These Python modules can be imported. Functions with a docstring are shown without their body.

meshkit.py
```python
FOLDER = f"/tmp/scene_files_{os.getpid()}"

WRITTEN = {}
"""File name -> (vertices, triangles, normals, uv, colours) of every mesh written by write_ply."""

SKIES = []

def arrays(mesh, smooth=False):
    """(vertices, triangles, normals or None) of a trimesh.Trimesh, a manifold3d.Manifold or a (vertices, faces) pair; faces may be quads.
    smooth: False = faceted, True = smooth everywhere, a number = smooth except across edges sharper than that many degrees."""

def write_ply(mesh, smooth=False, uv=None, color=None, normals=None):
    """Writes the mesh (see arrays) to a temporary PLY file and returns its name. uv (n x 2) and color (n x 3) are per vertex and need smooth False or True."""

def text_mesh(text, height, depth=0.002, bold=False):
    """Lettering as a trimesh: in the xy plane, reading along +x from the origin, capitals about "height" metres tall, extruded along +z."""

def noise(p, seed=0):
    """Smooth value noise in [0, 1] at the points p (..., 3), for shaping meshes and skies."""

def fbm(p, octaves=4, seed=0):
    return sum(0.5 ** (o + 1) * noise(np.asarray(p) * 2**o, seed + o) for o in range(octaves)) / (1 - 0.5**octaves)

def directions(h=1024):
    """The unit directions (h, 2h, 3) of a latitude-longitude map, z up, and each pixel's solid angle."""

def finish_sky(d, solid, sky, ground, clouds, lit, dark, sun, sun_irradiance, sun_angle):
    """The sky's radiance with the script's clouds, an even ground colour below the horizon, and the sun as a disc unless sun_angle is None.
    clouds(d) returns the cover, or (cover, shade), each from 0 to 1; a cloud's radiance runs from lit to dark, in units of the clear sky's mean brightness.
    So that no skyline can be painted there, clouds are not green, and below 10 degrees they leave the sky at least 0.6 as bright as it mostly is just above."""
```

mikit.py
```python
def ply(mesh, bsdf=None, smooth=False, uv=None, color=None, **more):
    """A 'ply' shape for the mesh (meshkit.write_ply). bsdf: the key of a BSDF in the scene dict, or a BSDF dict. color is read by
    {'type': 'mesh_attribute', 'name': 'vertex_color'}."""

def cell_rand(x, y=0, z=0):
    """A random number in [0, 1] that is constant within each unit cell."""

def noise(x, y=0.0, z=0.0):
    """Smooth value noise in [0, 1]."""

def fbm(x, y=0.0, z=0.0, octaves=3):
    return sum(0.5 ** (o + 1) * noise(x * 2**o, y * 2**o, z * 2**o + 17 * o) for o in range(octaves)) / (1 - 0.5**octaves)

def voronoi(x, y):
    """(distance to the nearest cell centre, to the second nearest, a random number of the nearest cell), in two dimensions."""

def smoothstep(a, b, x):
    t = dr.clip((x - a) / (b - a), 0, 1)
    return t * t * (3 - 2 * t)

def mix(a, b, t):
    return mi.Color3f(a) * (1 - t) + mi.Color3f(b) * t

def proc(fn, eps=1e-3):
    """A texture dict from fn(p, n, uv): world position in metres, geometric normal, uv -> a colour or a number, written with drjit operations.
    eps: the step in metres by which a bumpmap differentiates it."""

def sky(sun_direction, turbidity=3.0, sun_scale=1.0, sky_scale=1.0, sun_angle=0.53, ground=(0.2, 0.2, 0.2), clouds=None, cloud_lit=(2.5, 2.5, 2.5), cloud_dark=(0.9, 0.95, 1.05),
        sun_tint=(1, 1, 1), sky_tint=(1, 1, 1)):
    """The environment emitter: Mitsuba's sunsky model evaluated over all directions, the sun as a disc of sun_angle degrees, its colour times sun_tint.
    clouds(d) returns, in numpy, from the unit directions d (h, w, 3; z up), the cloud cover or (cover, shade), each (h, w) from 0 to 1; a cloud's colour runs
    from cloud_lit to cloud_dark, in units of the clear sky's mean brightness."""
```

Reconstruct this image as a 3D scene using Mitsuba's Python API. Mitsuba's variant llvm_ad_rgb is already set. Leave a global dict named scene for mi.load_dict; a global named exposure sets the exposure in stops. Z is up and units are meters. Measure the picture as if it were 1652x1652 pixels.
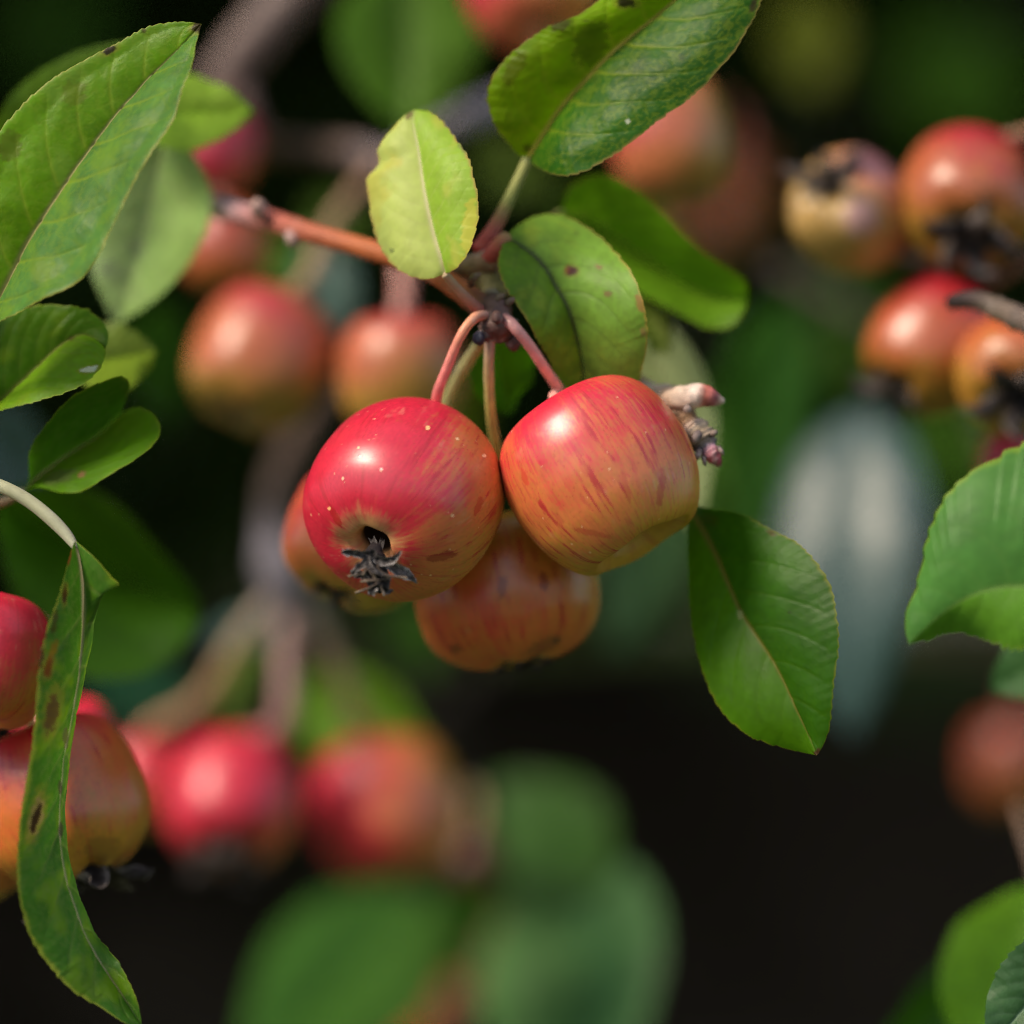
import math, random
import numpy as np
import trimesh
import mitsuba as mi
import mikit, meshkit
from scipy.interpolate import CubicSpline, PchipInterpolator

T = mi.ScalarTransform4f
rng = np.random.default_rng(7)
random.seed(7)

# ------------------------------------------------------------------ camera, sky, exposure
CAM_H = 1.5            # the lens stands 1.5 m above the ground and looks level along +y
D0 = 0.60              # metres from the lens to the plane of the front apples (y = 0)
FOV = 2 * math.degrees(math.atan(0.084 / D0))
scene, labels = {}, {}
scene['camera'] = {'type': 'thinlens', 'fov': FOV, 'fov_axis': 'x', 'aperture_radius': 0.0152,
                   'focus_distance': D0 - 0.009, 'near_clip': 0.05, 'far_clip': 200.0,
                   'to_world': T().look_at(origin=[0, -D0, CAM_H], target=[0, 0, CAM_H], up=[0, 0, 1])}


def sky_veil(d):
    """Thin, broken cloud over the whole sky."""
    x = d[..., 0] / np.maximum(d[..., 2], 0.08)
    y = d[..., 1] / np.maximum(d[..., 2], 0.08)
    n = meshkit.fbm(np.stack([x * 1.3, y * 1.3, x * 0], -1), 4, 2)
    return np.clip((n - 0.35) * 2.5, 0, 1)


SUN = (-0.62, -0.40, 0.68)
scene['daylight'] = mikit.sky(SUN, turbidity=3, sun_scale=0.80, sky_scale=1.0, sun_angle=18.0, sky_tint=(1.0, 1.0, 1.0), sun_tint=(0.97, 1.0, 1.07),
                               clouds=lambda d: 0.28 + 0.5 * sky_veil(d), cloud_lit=(2.4, 2.4, 2.4))
exposure = 2.08

# ------------------------------------------------------------------ materials
VC = {'type': 'mesh_attribute', 'name': 'vertex_color'}
scene['apple_skin'] = {'type': 'principled', 'base_color': VC, 'roughness': 0.37, 'specular': 0.8, 'clearcoat': 0.12, 'clearcoat_gloss': 0.75}
scene['bark'] = {'type': 'twosided', 'bsdf': {'type': 'principled', 'base_color': VC, 'roughness': 0.6, 'specular': 0.35}}
scene['dry_calyx'] = {'type': 'twosided', 'bsdf': {'type': 'principled', 'base_color': VC, 'roughness': 0.75, 'specular': 0.15}}
scene['leaf_blade'] = {'type': 'blendbsdf', 'weight': 0.24,
    'a': {'type': 'principledthin', 'base_color': VC, 'roughness': 0.5, 'diff_trans': 1.15, 'spec_trans': 0.0},
    'b': {'type': 'twosided', 'bsdf': {'type': 'principled', 'base_color': VC, 'roughness': 0.46, 'specular': 0.6}}}
scene['leaf_waxy'] = {'type': 'blendbsdf', 'weight': 0.75,
    'a': {'type': 'principledthin', 'base_color': VC, 'roughness': 0.5, 'diff_trans': 1.0, 'spec_trans': 0.0},
    'b': {'type': 'twosided', 'bsdf': {'type': 'principled', 'base_color': {'type': 'rgb', 'value': [0.03, 0.075, 0.075]}, 'roughness': 0.42, 'specular': 1.0}}}


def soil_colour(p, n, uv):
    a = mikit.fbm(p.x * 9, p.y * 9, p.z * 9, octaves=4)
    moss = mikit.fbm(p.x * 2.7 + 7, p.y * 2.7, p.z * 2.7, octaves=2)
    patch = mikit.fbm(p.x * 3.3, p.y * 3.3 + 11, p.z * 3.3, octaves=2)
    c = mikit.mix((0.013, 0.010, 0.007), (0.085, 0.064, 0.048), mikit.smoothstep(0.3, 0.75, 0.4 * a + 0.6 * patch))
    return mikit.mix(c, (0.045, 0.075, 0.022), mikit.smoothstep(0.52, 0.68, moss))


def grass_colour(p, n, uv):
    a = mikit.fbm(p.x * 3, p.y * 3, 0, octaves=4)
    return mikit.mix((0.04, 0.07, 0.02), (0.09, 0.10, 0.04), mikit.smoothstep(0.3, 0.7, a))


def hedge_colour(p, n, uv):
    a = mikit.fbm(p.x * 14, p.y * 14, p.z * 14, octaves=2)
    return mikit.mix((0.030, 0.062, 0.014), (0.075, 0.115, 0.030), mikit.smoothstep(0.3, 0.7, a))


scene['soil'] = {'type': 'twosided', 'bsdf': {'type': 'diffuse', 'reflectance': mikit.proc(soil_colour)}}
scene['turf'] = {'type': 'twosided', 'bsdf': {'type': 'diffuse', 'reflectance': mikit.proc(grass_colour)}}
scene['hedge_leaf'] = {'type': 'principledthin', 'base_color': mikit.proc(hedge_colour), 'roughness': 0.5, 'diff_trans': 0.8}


# ------------------------------------------------------------------ helpers
def lin(r, g, b, k=1.0):
    c = np.array([r, g, b], float) / 255
    return np.where(c < 0.04045, c / 12.92, ((c + 0.055) / 1.055) ** 2.4) * k


def at(px, py, d):
    """A point d metres behind the plane of the front apples, seen at that pixel of the 1652-pixel photograph."""
    k = 0.084 / 826 * (D0 + d) / D0
    return np.array([(px - 826) * k, d, CAM_H - (py - 826) * k])


def pix(d):
    """Metres covered by one photograph pixel at that depth."""
    return 0.084 / 826 * (D0 + d) / D0


def sstep(a, b, x):
    t = np.clip((x - a) / (b - a), 0, 1)
    return t * t * (3 - 2 * t)


def mixc(a, b, t):
    return np.asarray(a) * (1 - t[..., None]) + np.asarray(b) * t[..., None]


def unit(v):
    v = np.asarray(v, float)
    return v / (np.linalg.norm(v, axis=-1, keepdims=True) + 1e-12)


def numbered(key):
    if key not in scene and key not in used:
        used.add(key)
        return key
    i = 1
    while f'{key}_{i:03d}' in used:
        i += 1
    used.add(f'{key}_{i:03d}')
    return f'{key}_{i:03d}'


used = set()


def thing(name, label, cat, group=None):
    key = numbered(name)
    labels[key] = {'label': label, 'category': cat}
    if group:
        labels[key]['group'] = group
    return key


def put(name, parent, v, f, bsdf, col=None, label=None, kind=None, smooth=True):
    key = numbered(parent + '__' + name if parent else name)
    mesh = (v, f)
    scene[key] = mikit.ply(mesh, bsdf, smooth=smooth, color=None if col is None else np.clip(col, 0.002, 0.95))
    d = {}
    if label:
        d['label'] = label
    if kind:
        d['kind'] = kind
    if d:
        labels[key] = d
    return key


def grid_faces(n, m, wrap=False):
    i, j = np.meshgrid(np.arange(n - 1), np.arange(m if wrap else m - 1), indexing='ij')
    a, b = i * m + j, i * m + (j + 1) % m
    c, d = (i + 1) * m + (j + 1) % m, (i + 1) * m + j
    return np.stack([a, b, c, d], -1).reshape(-1, 4)


def curve(pts, n, values=None):
    """A smooth curve through the points, resampled to n points even in length (and values along it)."""
    p = np.asarray(pts, float)
    if len(p) == 2:
        p = np.vstack([p[0], (p[0] + p[1]) / 2, p[1]])
        values = None if values is None else [values[0], (values[0] + values[1]) / 2, values[1]]
    s = np.concatenate([[0], np.cumsum(np.linalg.norm(np.diff(p, axis=0), axis=1) ** 0.75 + 1e-9)])
    fine = PchipInterpolator(s, p) if len(p) > 30 else CubicSpline(s, p, bc_type='natural')
    u = np.linspace(0, s[-1], 6 * n)
    q = fine(u)
    L = np.concatenate([[0], np.cumsum(np.linalg.norm(np.diff(q, axis=0), axis=1))])
    uu = np.interp(np.linspace(0, L[-1], n), L, u)
    if values is None:
        return fine(uu)
    return fine(uu), PchipInterpolator(s, np.asarray(values, float))(uu)


# ------------------------------------------------------------------ tubes: stalks, twigs, limbs
def tube_mesh(pts, radii, n=60, sides=16, bump=0.0, bump_scale=1500.0, rings=0.0, cap=True, seed=0):
    c, r = curve(pts, n, radii)
    t = unit(np.gradient(c, axis=0))
    a = np.cross(t[0], [0.3, 0.9, 0.2])
    A = []
    for k in range(n):
        a = a - t[k] * (a @ t[k])
        a = a / np.linalg.norm(a)
        A.append(a)
    A = np.array(A)
    B = np.cross(t, A)
    ang = np.arange(sides) * 2 * np.pi / sides
    dirs = np.cos(ang)[None, :, None] * A[:, None] + np.sin(ang)[None, :, None] * B[:, None]
    v = c[:, None] + dirs * r[:, None, None]
    u = np.linspace(0, 1, n)[:, None] * np.ones(sides)
    if bump:
        nz = meshkit.fbm(v * bump_scale, 3, seed) - 0.5
        v = v + dirs * (nz * 2 * bump * r[:, None])[..., None]
    if rings:
        rr = meshkit.noise(np.stack([u * n * 0.45, u * 0 + seed, u * 0], -1), seed) ** 3
        v = v + dirs * (rr * rings * r[:, None])[..., None]
    f = grid_faces(n, sides, True)
    f = np.vstack([f[:, [0, 1, 2]], f[:, [0, 2, 3]]])
    vv = v.reshape(-1, 3)
    uu = u.reshape(-1)
    nn = dirs.reshape(-1, 3)
    if cap:
        k = len(vv)
        vv = np.vstack([vv, c[0] - t[0] * r[0] * 0.5, c[-1] + t[-1] * r[-1] * 0.5])
        uu = np.append(uu, [0, 1])
        nn = np.vstack([nn, -t[0], t[-1]])
        i = np.arange(sides)
        f = np.vstack([f, np.stack([i, np.full(sides, k), (i + 1) % sides], 1)])
        b = (n - 1) * sides
        f = np.vstack([f, np.stack([b + i, b + (i + 1) % sides, np.full(sides, k + 1)], 1)])
    if trimesh.Trimesh(vv, f, process=False).volume < 0:
        f = f[:, ::-1]
    return vv, f, uu, nn


def tube(name, parent, pts, radii, cols, bsdf='bark', label=None, spot=0.25, scale=900.0, seed=0, **kw):
    """cols: list of (position along the tube, linear colour)."""
    v, f, u, nn = tube_mesh(pts, radii, seed=seed, **kw)
    us = [c[0] for c in cols]
    col = np.stack([np.interp(u, us, [c[1][k] for c in cols]) for k in range(3)], -1)
    z = meshkit.fbm(v * scale, 3, seed + 3)
    col = col * (1 + spot * 2 * (z[:, None] - 0.5))
    fl = sstep(0.62, 0.75, meshkit.fbm(v * scale * 0.6 + 50, 3, seed + 9))
    col = mixc(col, lin(175, 165, 165), fl * spot * 0.9)
    return put(name, parent, v, f, bsdf, col, label)


# ------------------------------------------------------------------ leaves
def leaf_surface(L, M, R, nt, ns, bulge=0.08, relief=0.00022, teeth=0.00036, wave=0.0, seed=0, nveins=8, edge_curl=0.0, hero=True):
    l, m, r = curve(L, nt), curve(M, nt), curve(R, nt)
    t = np.linspace(0, 1, nt)
    length = np.linalg.norm(np.diff(m, axis=0), axis=1).sum()
    tooth_n = max(8, int(length / 0.0015))
    if teeth:
        for e, sd in ((l, 1), (r, 2)):
            out = unit(e - m)
            jit = meshkit.noise(np.stack([t * tooth_n * 0.5, t * 0 + sd, t * 0 + seed], -1), seed)
            saw = ((t * tooth_n * (0.9 + 0.1 * jit)) % 1.0)
            e += out * (teeth * (saw - 0.5) * (0.3 + jit) * np.clip(np.sin(np.pi * t) * 3, 0, 1))[:, None]
            e += out * ((meshkit.fbm(np.stack([t * 9, t * 0 + sd * 7.3, t * 0 + seed], -1), 3, seed) - 0.5) * 0.0009 * np.clip(np.sin(np.pi * t) * 3, 0, 1))[:, None]
    s = np.linspace(-1, 1, 2 * ns + 1)
    S, Tt = np.meshgrid(s, t)
    a = np.abs(S)[..., None]
    side = np.where(S[..., None] < 0, l[:, None], r[:, None])
    p = m[:, None] * (1 - a) + side * a
    tang = unit(np.gradient(m, axis=0))
    across = unit(r - l)
    nrm = unit(np.cross(across, tang))
    flip = np.sign(-(nrm @ np.array([0, 1.0, 0])).mean() or 1)
    nrm = nrm * flip
    w = np.where(S < 0, np.linalg.norm(l - m, axis=1)[:, None], np.linalg.norm(r - m, axis=1)[:, None])
    # each half is gently arched between midrib and edge
    p = p + nrm[:, None] * (bulge * w * 4 * np.abs(S) * (1 - np.abs(S)))[..., None]
    # secondary veins
    ph = (Tt * 1.06 - 0.30 * np.abs(S) ** 1.25 * np.clip(w / (0.3 * length), 0.3, 1.4) + np.where(S < 0, 0.028, 0.0) + 0.012 * (meshkit.fbm(np.stack([Tt * 5, S * 2 + 9, S * 0 + seed], -1), 2, seed) - 0.5)) * nveins
    dv = np.abs(ph - np.round(ph))
    vein = np.exp(-(dv / (0.045 + 0.01 * (1 - np.abs(S)))) ** 2) * sstep(1.0, 0.75, np.abs(S)) * (ph > 0.3)
    puff = sstep(0.0, 0.5, dv) * np.sin(np.pi * np.clip(np.abs(S), 0, 1)) ** 0.7
    mm = np.stack([Tt * length * 1000, S * w * 1000, S * 0 + seed * 3.1], -1)
    web = np.abs(meshkit.fbm(mm * 0.75, 2, seed) - 0.5)
    web2 = np.abs(meshkit.fbm(mm * 1.7 + 31, 2, seed + 1) - 0.5)
    net = np.clip(np.exp(-(web / 0.035) ** 2) + 0.6 * np.exp(-(web2 / 0.05) ** 2), 0, 1)
    rib = np.exp(-(np.abs(S) * w / (0.00042 * (1.25 - Tt))) ** 2)
    if relief:
        h = relief * (0.5 * puff - 0.4 * vein - 0.14 * net - 0.45 * rib + 1.0 * (meshkit.fbm(mm * 0.25, 3, seed + 5) - 0.5) * 2)
        p = p + nrm[:, None] * h[..., None]
    if wave:
        p = p + nrm[:, None] * (wave * np.abs(S) ** 2 * (meshkit.noise(np.stack([Tt * 6, np.sign(S) * 2 + 4, S * 0 + seed], -1), seed) - 0.5) * 2)[..., None]
    if edge_curl:
        p = p + nrm[:, None] * (edge_curl * w * sstep(0.7, 1.0, np.abs(S)))[..., None]
    return p, S, Tt, dict(vein=vein, net=net, rib=rib, mm=mm, w=w, length=length)


def leaf_colour(S, Tt, q, left, right, ribc, rim=None, veinc=None, mottle=0.25, seed=0, net=0.35, vein=0.6, yellow=None, rimw=0.05):
    L_, R_ = np.asarray(left), np.asarray(right)
    b = sstep(-0.02, 0.02, S)
    col = mixc(L_, R_, b)
    mm = q['mm']
    n1 = meshkit.fbm(mm * 0.16, 3, seed + 11)
    n2 = meshkit.fbm(mm * 0.9, 3, seed + 12)
    col = col * (1 + mottle * 1.6 * (n1 - 0.5) * 2 + mottle * 0.7 * (n2 - 0.5) * 2)[..., None]
    if yellow is not None:
        col = mixc(col, yellow, sstep(0.52, 0.75, meshkit.fbm(mm * 0.22 + 70, 3, seed + 13)) * 0.7)
    veinc = np.asarray(veinc if veinc is not None else ribc)
    col = mixc(col, veinc * 0.8 + col.mean((0, 1)) * 0.2, q['net'] * net * 0.65)
    col = mixc(col, veinc, q['vein'] * vein * sstep(1.02, 0.2, np.abs(S)))
    col = mixc(col, ribc, np.clip(q['rib'] * 1.3, 0, 1) * sstep(1.0, 0.8, Tt * 0.95))
    if rim is not None:
        jag = meshkit.noise(np.stack([Tt * 40, np.sign(S) * 3, S * 0 + seed], -1), seed)
        col = mixc(col, rim, sstep(1 - rimw * (0.5 + jag), 1.0, np.abs(S)) * 0.9)
    return col


def stain(col, p, spots):
    """Stains with a shape of their own: (px, py, radius, radius, angle, colour, strength) about the leaf's nearest point."""
    for (px, py, rx, ry, ang, c, k) in spots:
        d = p[..., 1]
        sc = 0.084 / 826 * (D0 + d) / D0
        X = p[..., 0] / sc + 826 - px
        Z = -(p[..., 2] - CAM_H) / sc + 826 - py
        ca, sa = math.cos(math.radians(ang)), math.sin(math.radians(ang))
        e = np.sqrt(((X * ca + Z * sa) / rx) ** 2 + ((-X * sa + Z * ca) / ry) ** 2)
        e = e + 1.2 * (meshkit.fbm(p * 1300, 4, 5) - 0.5)
        if k >= 0.85 and rx * ry > 60:
            col = mixc(col, lin(150, 140, 50), sstep(1.9, 1.0, e) * 0.45)
        col = mixc(col, c, sstep(1.15, 0.75, e) * k)
    return col


def hero_leaf(parent, L, M, R, left, right, ribc, nt=150, ns=44, label=None, spots=(), bsdf='leaf_blade', petiole=None, seed=0, name='leaf', surf={}, **ck):
    base, tip = M[0], M[-1]
    P = lambda pts: np.array([at(*q) for q in pts])
    p, S, Tt, q = leaf_surface(P([base] + list(L) + [tip]), P(M), P([base] + list(R) + [tip]), nt, ns, seed=seed, **surf)
    col = leaf_colour(S, Tt, q, left, right, ribc, seed=seed, **ck)
    col = stain(col, p, spots)
    k = put(name, parent, p.reshape(-1, 3), grid_faces(nt, 2 * ns + 1), bsdf, col.reshape(-1, 3), label)
    if petiole:
        pts, rad, cols = petiole
        tube('petiole', k, [at(*z) for z in pts], [r * pix(0) for r in rad], cols, spot=0.15, n=40, sides=12, seed=seed)
    return k


def auto_leaf(parent, base, tip, width, roll=0, fold=0.15, bend=0.05, left=None, right=None, ribc=None, nt=60, ns=16, seed=0, bsdf='leaf_blade', label=None, name='leaf', shape=0.85, sag=(0, 0, 0), petiole=None, **ck):
    """A leaf from base to tip (pixel, pixel, metres behind the apples), turned about its own midrib by roll."""
    b, t = at(*base), at(*tip)
    ax = unit(t - b)
    ln = np.linalg.norm(t - b)
    n0 = np.array([0, -1.0, 0])
    n0 = unit(n0 - ax * (n0 @ ax))
    lat = np.cross(n0, ax)
    cr, sr = math.cos(math.radians(roll)), math.sin(math.radians(roll))
    nr, lt = n0 * cr + lat * sr, lat * cr - n0 * sr
    u = np.linspace(0, 1, 14)
    w = width * pix((base[2] + tip[2]) / 2) * 0.5 * np.clip(np.sin(np.pi * u ** shape), 0, 1) ** 0.8
    mid = b + (t - b) * u[:, None] - nr * (bend * ln * (4 * u * (1 - u)) - bend * ln * u * 0.0)[:, None] + np.asarray(sag) * (u ** 2)[:, None]
    up = nr * (fold * w)[:, None]
    l, r = mid - lt * w[:, None] + up, mid + lt * w[:, None] + up
    p, S, Tt, q = leaf_surface(l, mid, r, nt, ns, seed=seed, teeth=0.0004, wave=0.0012)
    left = lin(80, 125, 45) if left is None else left
    right = left if right is None else right
    ribc = left * 1.3 if ribc is None else ribc
    col = leaf_colour(S, Tt, q, left, right, ribc, seed=seed, **ck)
    k = put(name, parent, p.reshape(-1, 3), grid_faces(nt, 2 * ns + 1), bsdf, col.reshape(-1, 3), label)
    if petiole:
        to = at(*petiole)
        tube('petiole', k, [b + (t - b) * 0.02, (b + to) / 2 + np.array([0, 0.002, 0.002]), to], [0.0007, 0.0008, 0.0009], [(0, lin(140, 150, 90)), (1, lin(130, 90, 70))], n=20, sides=8, seed=seed)
    return k


# ------------------------------------------------------------------ apples
YEL, ORA, RED, PALE = np.array([0.54, 0.29, 0.035]), np.array([0.56, 0.155, 0.045]), np.array([0.52, 0.012, 0.040]), np.array([0.66, 0.50, 0.25])
DARK = np.array([0.33, 0.010, 0.014])
PROF = [(0.0, 0.70), (0.06, 0.705), (0.16, 0.76), (0.30, 0.85), (0.48, 0.905), (0.68, 0.84), (0.88, 0.60), (0.985, 0.24), (1.0, -0.05), (0.965, -0.36),
        (0.875, -0.63), (0.72, -0.81), (0.53, -0.895), (0.35, -0.875), (0.225, -0.78), (0.16, -0.66), (0.12, -0.50), (0.06, -0.42), (0.0, -0.40)]
EYE = PROF[:10] + [(0.86, -0.62), (0.70, -0.79), (0.52, -0.89), (0.37, -0.925), (0.265, -0.915), (0.205, -0.865), (0.175, -0.77), (0.15, -0.62), (0.12, -0.52), (0.06, -0.42), (0.0, -0.40)]
BASIN = [(0.0, 0.70), (0.06, 0.705), (0.16, 0.76), (0.30, 0.85), (0.48, 0.905), (0.68, 0.84), (0.89, 0.60), (0.985, 0.26), (1.0, 0.0), (0.945, -0.36),
         (0.82, -0.65), (0.67, -0.83), (0.56, -0.87), (0.46, -0.81), (0.38, -0.68), (0.27, -0.58), (0.14, -0.52), (0.06, -0.50), (0.0, -0.50)]


def frame(axis):
    z = unit(axis)
    x = unit(np.cross([0.13, 0.31, 0.94], z))
    return x, np.cross(z, x), z


def apple(name, label, cx, cy, r, d, axis, tall=1.0, blush=(-0.5, -0.5, 0.7), amount=0.5, res=(120, 160), seed=0, prof=PROF, streak=0.6, group=None, olive=0.3,
          lump=0.03, speck=0.5, stalk=None, calyx=None, rgb=(1, 1, 1), ribs=0.025, spots=(), dots=0, wide=1.0):
    """axis: from the stalk end to the calyx end; amount: how much of the skin is red."""
    key = thing(name, label, 'apple', group)
    C, R = at(cx, cy, d), r * pix(d)
    nt, ns = res
    pr = np.array(prof)
    s = np.concatenate([[0], np.cumsum(np.linalg.norm(np.diff(pr, axis=0), axis=1))])
    q = PchipInterpolator(s, pr)(np.linspace(0, s[-1], nt))
    q[0, 0] = q[-1, 0] = 0.0015
    phi = np.arange(ns) * 2 * np.pi / ns
    X, Y, Z = frame(axis)
    rho, h = q[:, 0][:, None], q[:, 1][:, None]
    calend = sstep(0.1, -0.8, h)
    rho = rho * (1 + ribs * np.cos(5 * phi + seed)[None] * calend)
    h = h * np.ones(ns) + calend * ribs * 1.3 * np.cos(5 * phi + seed)[None] * (rho > 0.18)
    loc = (np.cos(phi)[None, :, None] * X * rho[..., None] * wide + np.sin(phi)[None, :, None] * Y * rho[..., None] * wide - Z * (h * tall)[..., None])
    dirn = unit(loc)
    loc = loc * (1 + lump * 2 * (meshkit.fbm(dirn * 1.1 + seed * 5.3, 2, seed) - 0.5))[..., None]
    # skin colour
    face = dirn @ unit(blush)
    tau = np.linspace(0, 1, nt)[:, None] * np.ones(ns)
    cyl = lambda k, m: np.stack([np.cos(phi)[None] * k + tau * 0 + 40, np.sin(phi)[None] * k + tau * 0 + 40, tau * m + seed * 2.7], -1)
    broad = meshkit.fbm(dirn * 1.6 + seed, 3, seed + 1) - 0.5
    fine = meshkit.fbm(cyl(30, 30), 3, seed + 2) - 0.5
    grain = meshkit.noise(cyl(70, 100), seed + 3) - 0.5
    stripe = meshkit.fbm(cyl(9, 3.0), 3, seed + 4) - 0.5
    a = face * 0.95 + broad * 0.9 + stripe * 0.45 + (amount - 0.5) * 2.0
    thread = meshkit.fbm(cyl(52, 9), 3, seed + 12) - 0.5
    a = a + speck * (fine * 0.55 + grain * 0.36 + thread * 0.75)
    col = mixc(YEL * np.array([1 - 0.35 * olive, 1 - 0.1 * olive, 1]), ORA, sstep(-0.75, 0.1, a))
    col = mixc(col, RED, sstep(0.05, 0.85, a))
    # dark red flames that run from stalk to calyx
    fl = meshkit.noise(cyl(15, 4.6), seed + 6) * 0.72 + meshkit.noise(cyl(36, 9), seed + 7) * 0.36 + fine * 0.3 + grain * 0.1
    fl = sstep(0.70, 0.94, fl + thread * 0.45) * sstep(0.12, 0.3, tau) * sstep(0.93, 0.78, tau)
    col = mixc(col, DARK * 0.6 + RED * 0.35, fl * streak)
    dash = sstep(0.70, 0.82, meshkit.noise(cyl(38, 15), seed + 8) + fine * 0.4)
    col = mixc(col, RED * 0.75, dash * 0.4 * streak)
    pore = sstep(0.80, 0.92, meshkit.noise(cyl(80, 115), seed + 14))
    col = mixc(col, DARK * 0.9 + RED * 0.2, pore * 0.45 * sstep(-0.6, 0.2, a))
    scuff = sstep(0.60, 0.78, meshkit.fbm(dirn * 5.0 + 9, 3, seed + 15)) * sstep(0.45, 0.6, meshkit.noise(cyl(40, 14), seed + 16))
    col = mixc(col, lin(205, 165, 140), scuff * 0.16)
    # pale skin round the calyx, brown inside it, greenish in the stalk cavity
    rr = q[:, 0][:, None] * np.ones(ns)
    hh = q[:, 1][:, None] * np.ones(ns)
    col = mixc(col, PALE * np.array([0.95, 0.95, 0.75]), sstep(0.52, 0.2, rr + 0.3 * broad + 0.12 * stripe + 0.2 * fine) * (hh < 0) * (0.3 if prof is BASIN else 0.6))
    if prof is not BASIN:
        col = mixc(col, np.array([0.035, 0.016, 0.010]), sstep(0.195, 0.16, rr) * (hh < 0) * sstep(-0.80, -0.68, hh))
    col = mixc(col, np.array([0.30, 0.26, 0.06]), sstep(0.25, 0.05, rr) * (hh > 0))
    col = col * (1 + 0.10 * (grain + fine)[..., None] * 2)
    rg = np.random.default_rng(seed + 100)
    if dots:
        D = unit(rg.normal(size=(dots, 3)))
        for k in range(dots):
            g = np.arccos(np.clip(dirn @ D[k], -1, 1))
            rad = 0.005 + 0.008 * rg.random() ** 2
            col = mixc(col, lin(245, 205, 160), sstep(rad * 1.6, rad * 0.3, g) * (0.35 + 0.4 * rg.random()))
    v = (C + loc * R)
    if spots:
        col = stain(col, v, spots)
    col = col * np.asarray(rgb)
    f = grid_faces(nt, ns, True)
    f = np.vstack([f[:, [0, 1, 2]], f[:, [0, 2, 3]]])
    v = v.reshape(-1, 3)
    if trimesh.Trimesh(v, f, process=False).volume < 0:
        f = f[:, ::-1]
    put('flesh', key, v, f, 'apple_skin', col.reshape(-1, 3))
    if stalk is not None:
        pts, rad, cols = stalk
        foot = C - Z * R * tall * 0.66
        pts = [at(*z) for z in pts] + [C - Z * R * tall * 1.0, foot]
        rad = list(rad) + [rad[-1], rad[-1] * 1.15]
        tube('stalk', key, pts, [z * pix(d) for z in rad], cols, bsdf='apple_stalk', spot=0.3, n=70, sides=14, seed=seed, bump=0.10, bump_scale=450)
    if calyx:
        grow_calyx(key, C, R, X, Y, Z, tall, seed, calyx)
    return key, C, R, (X, Y, Z)


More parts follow.
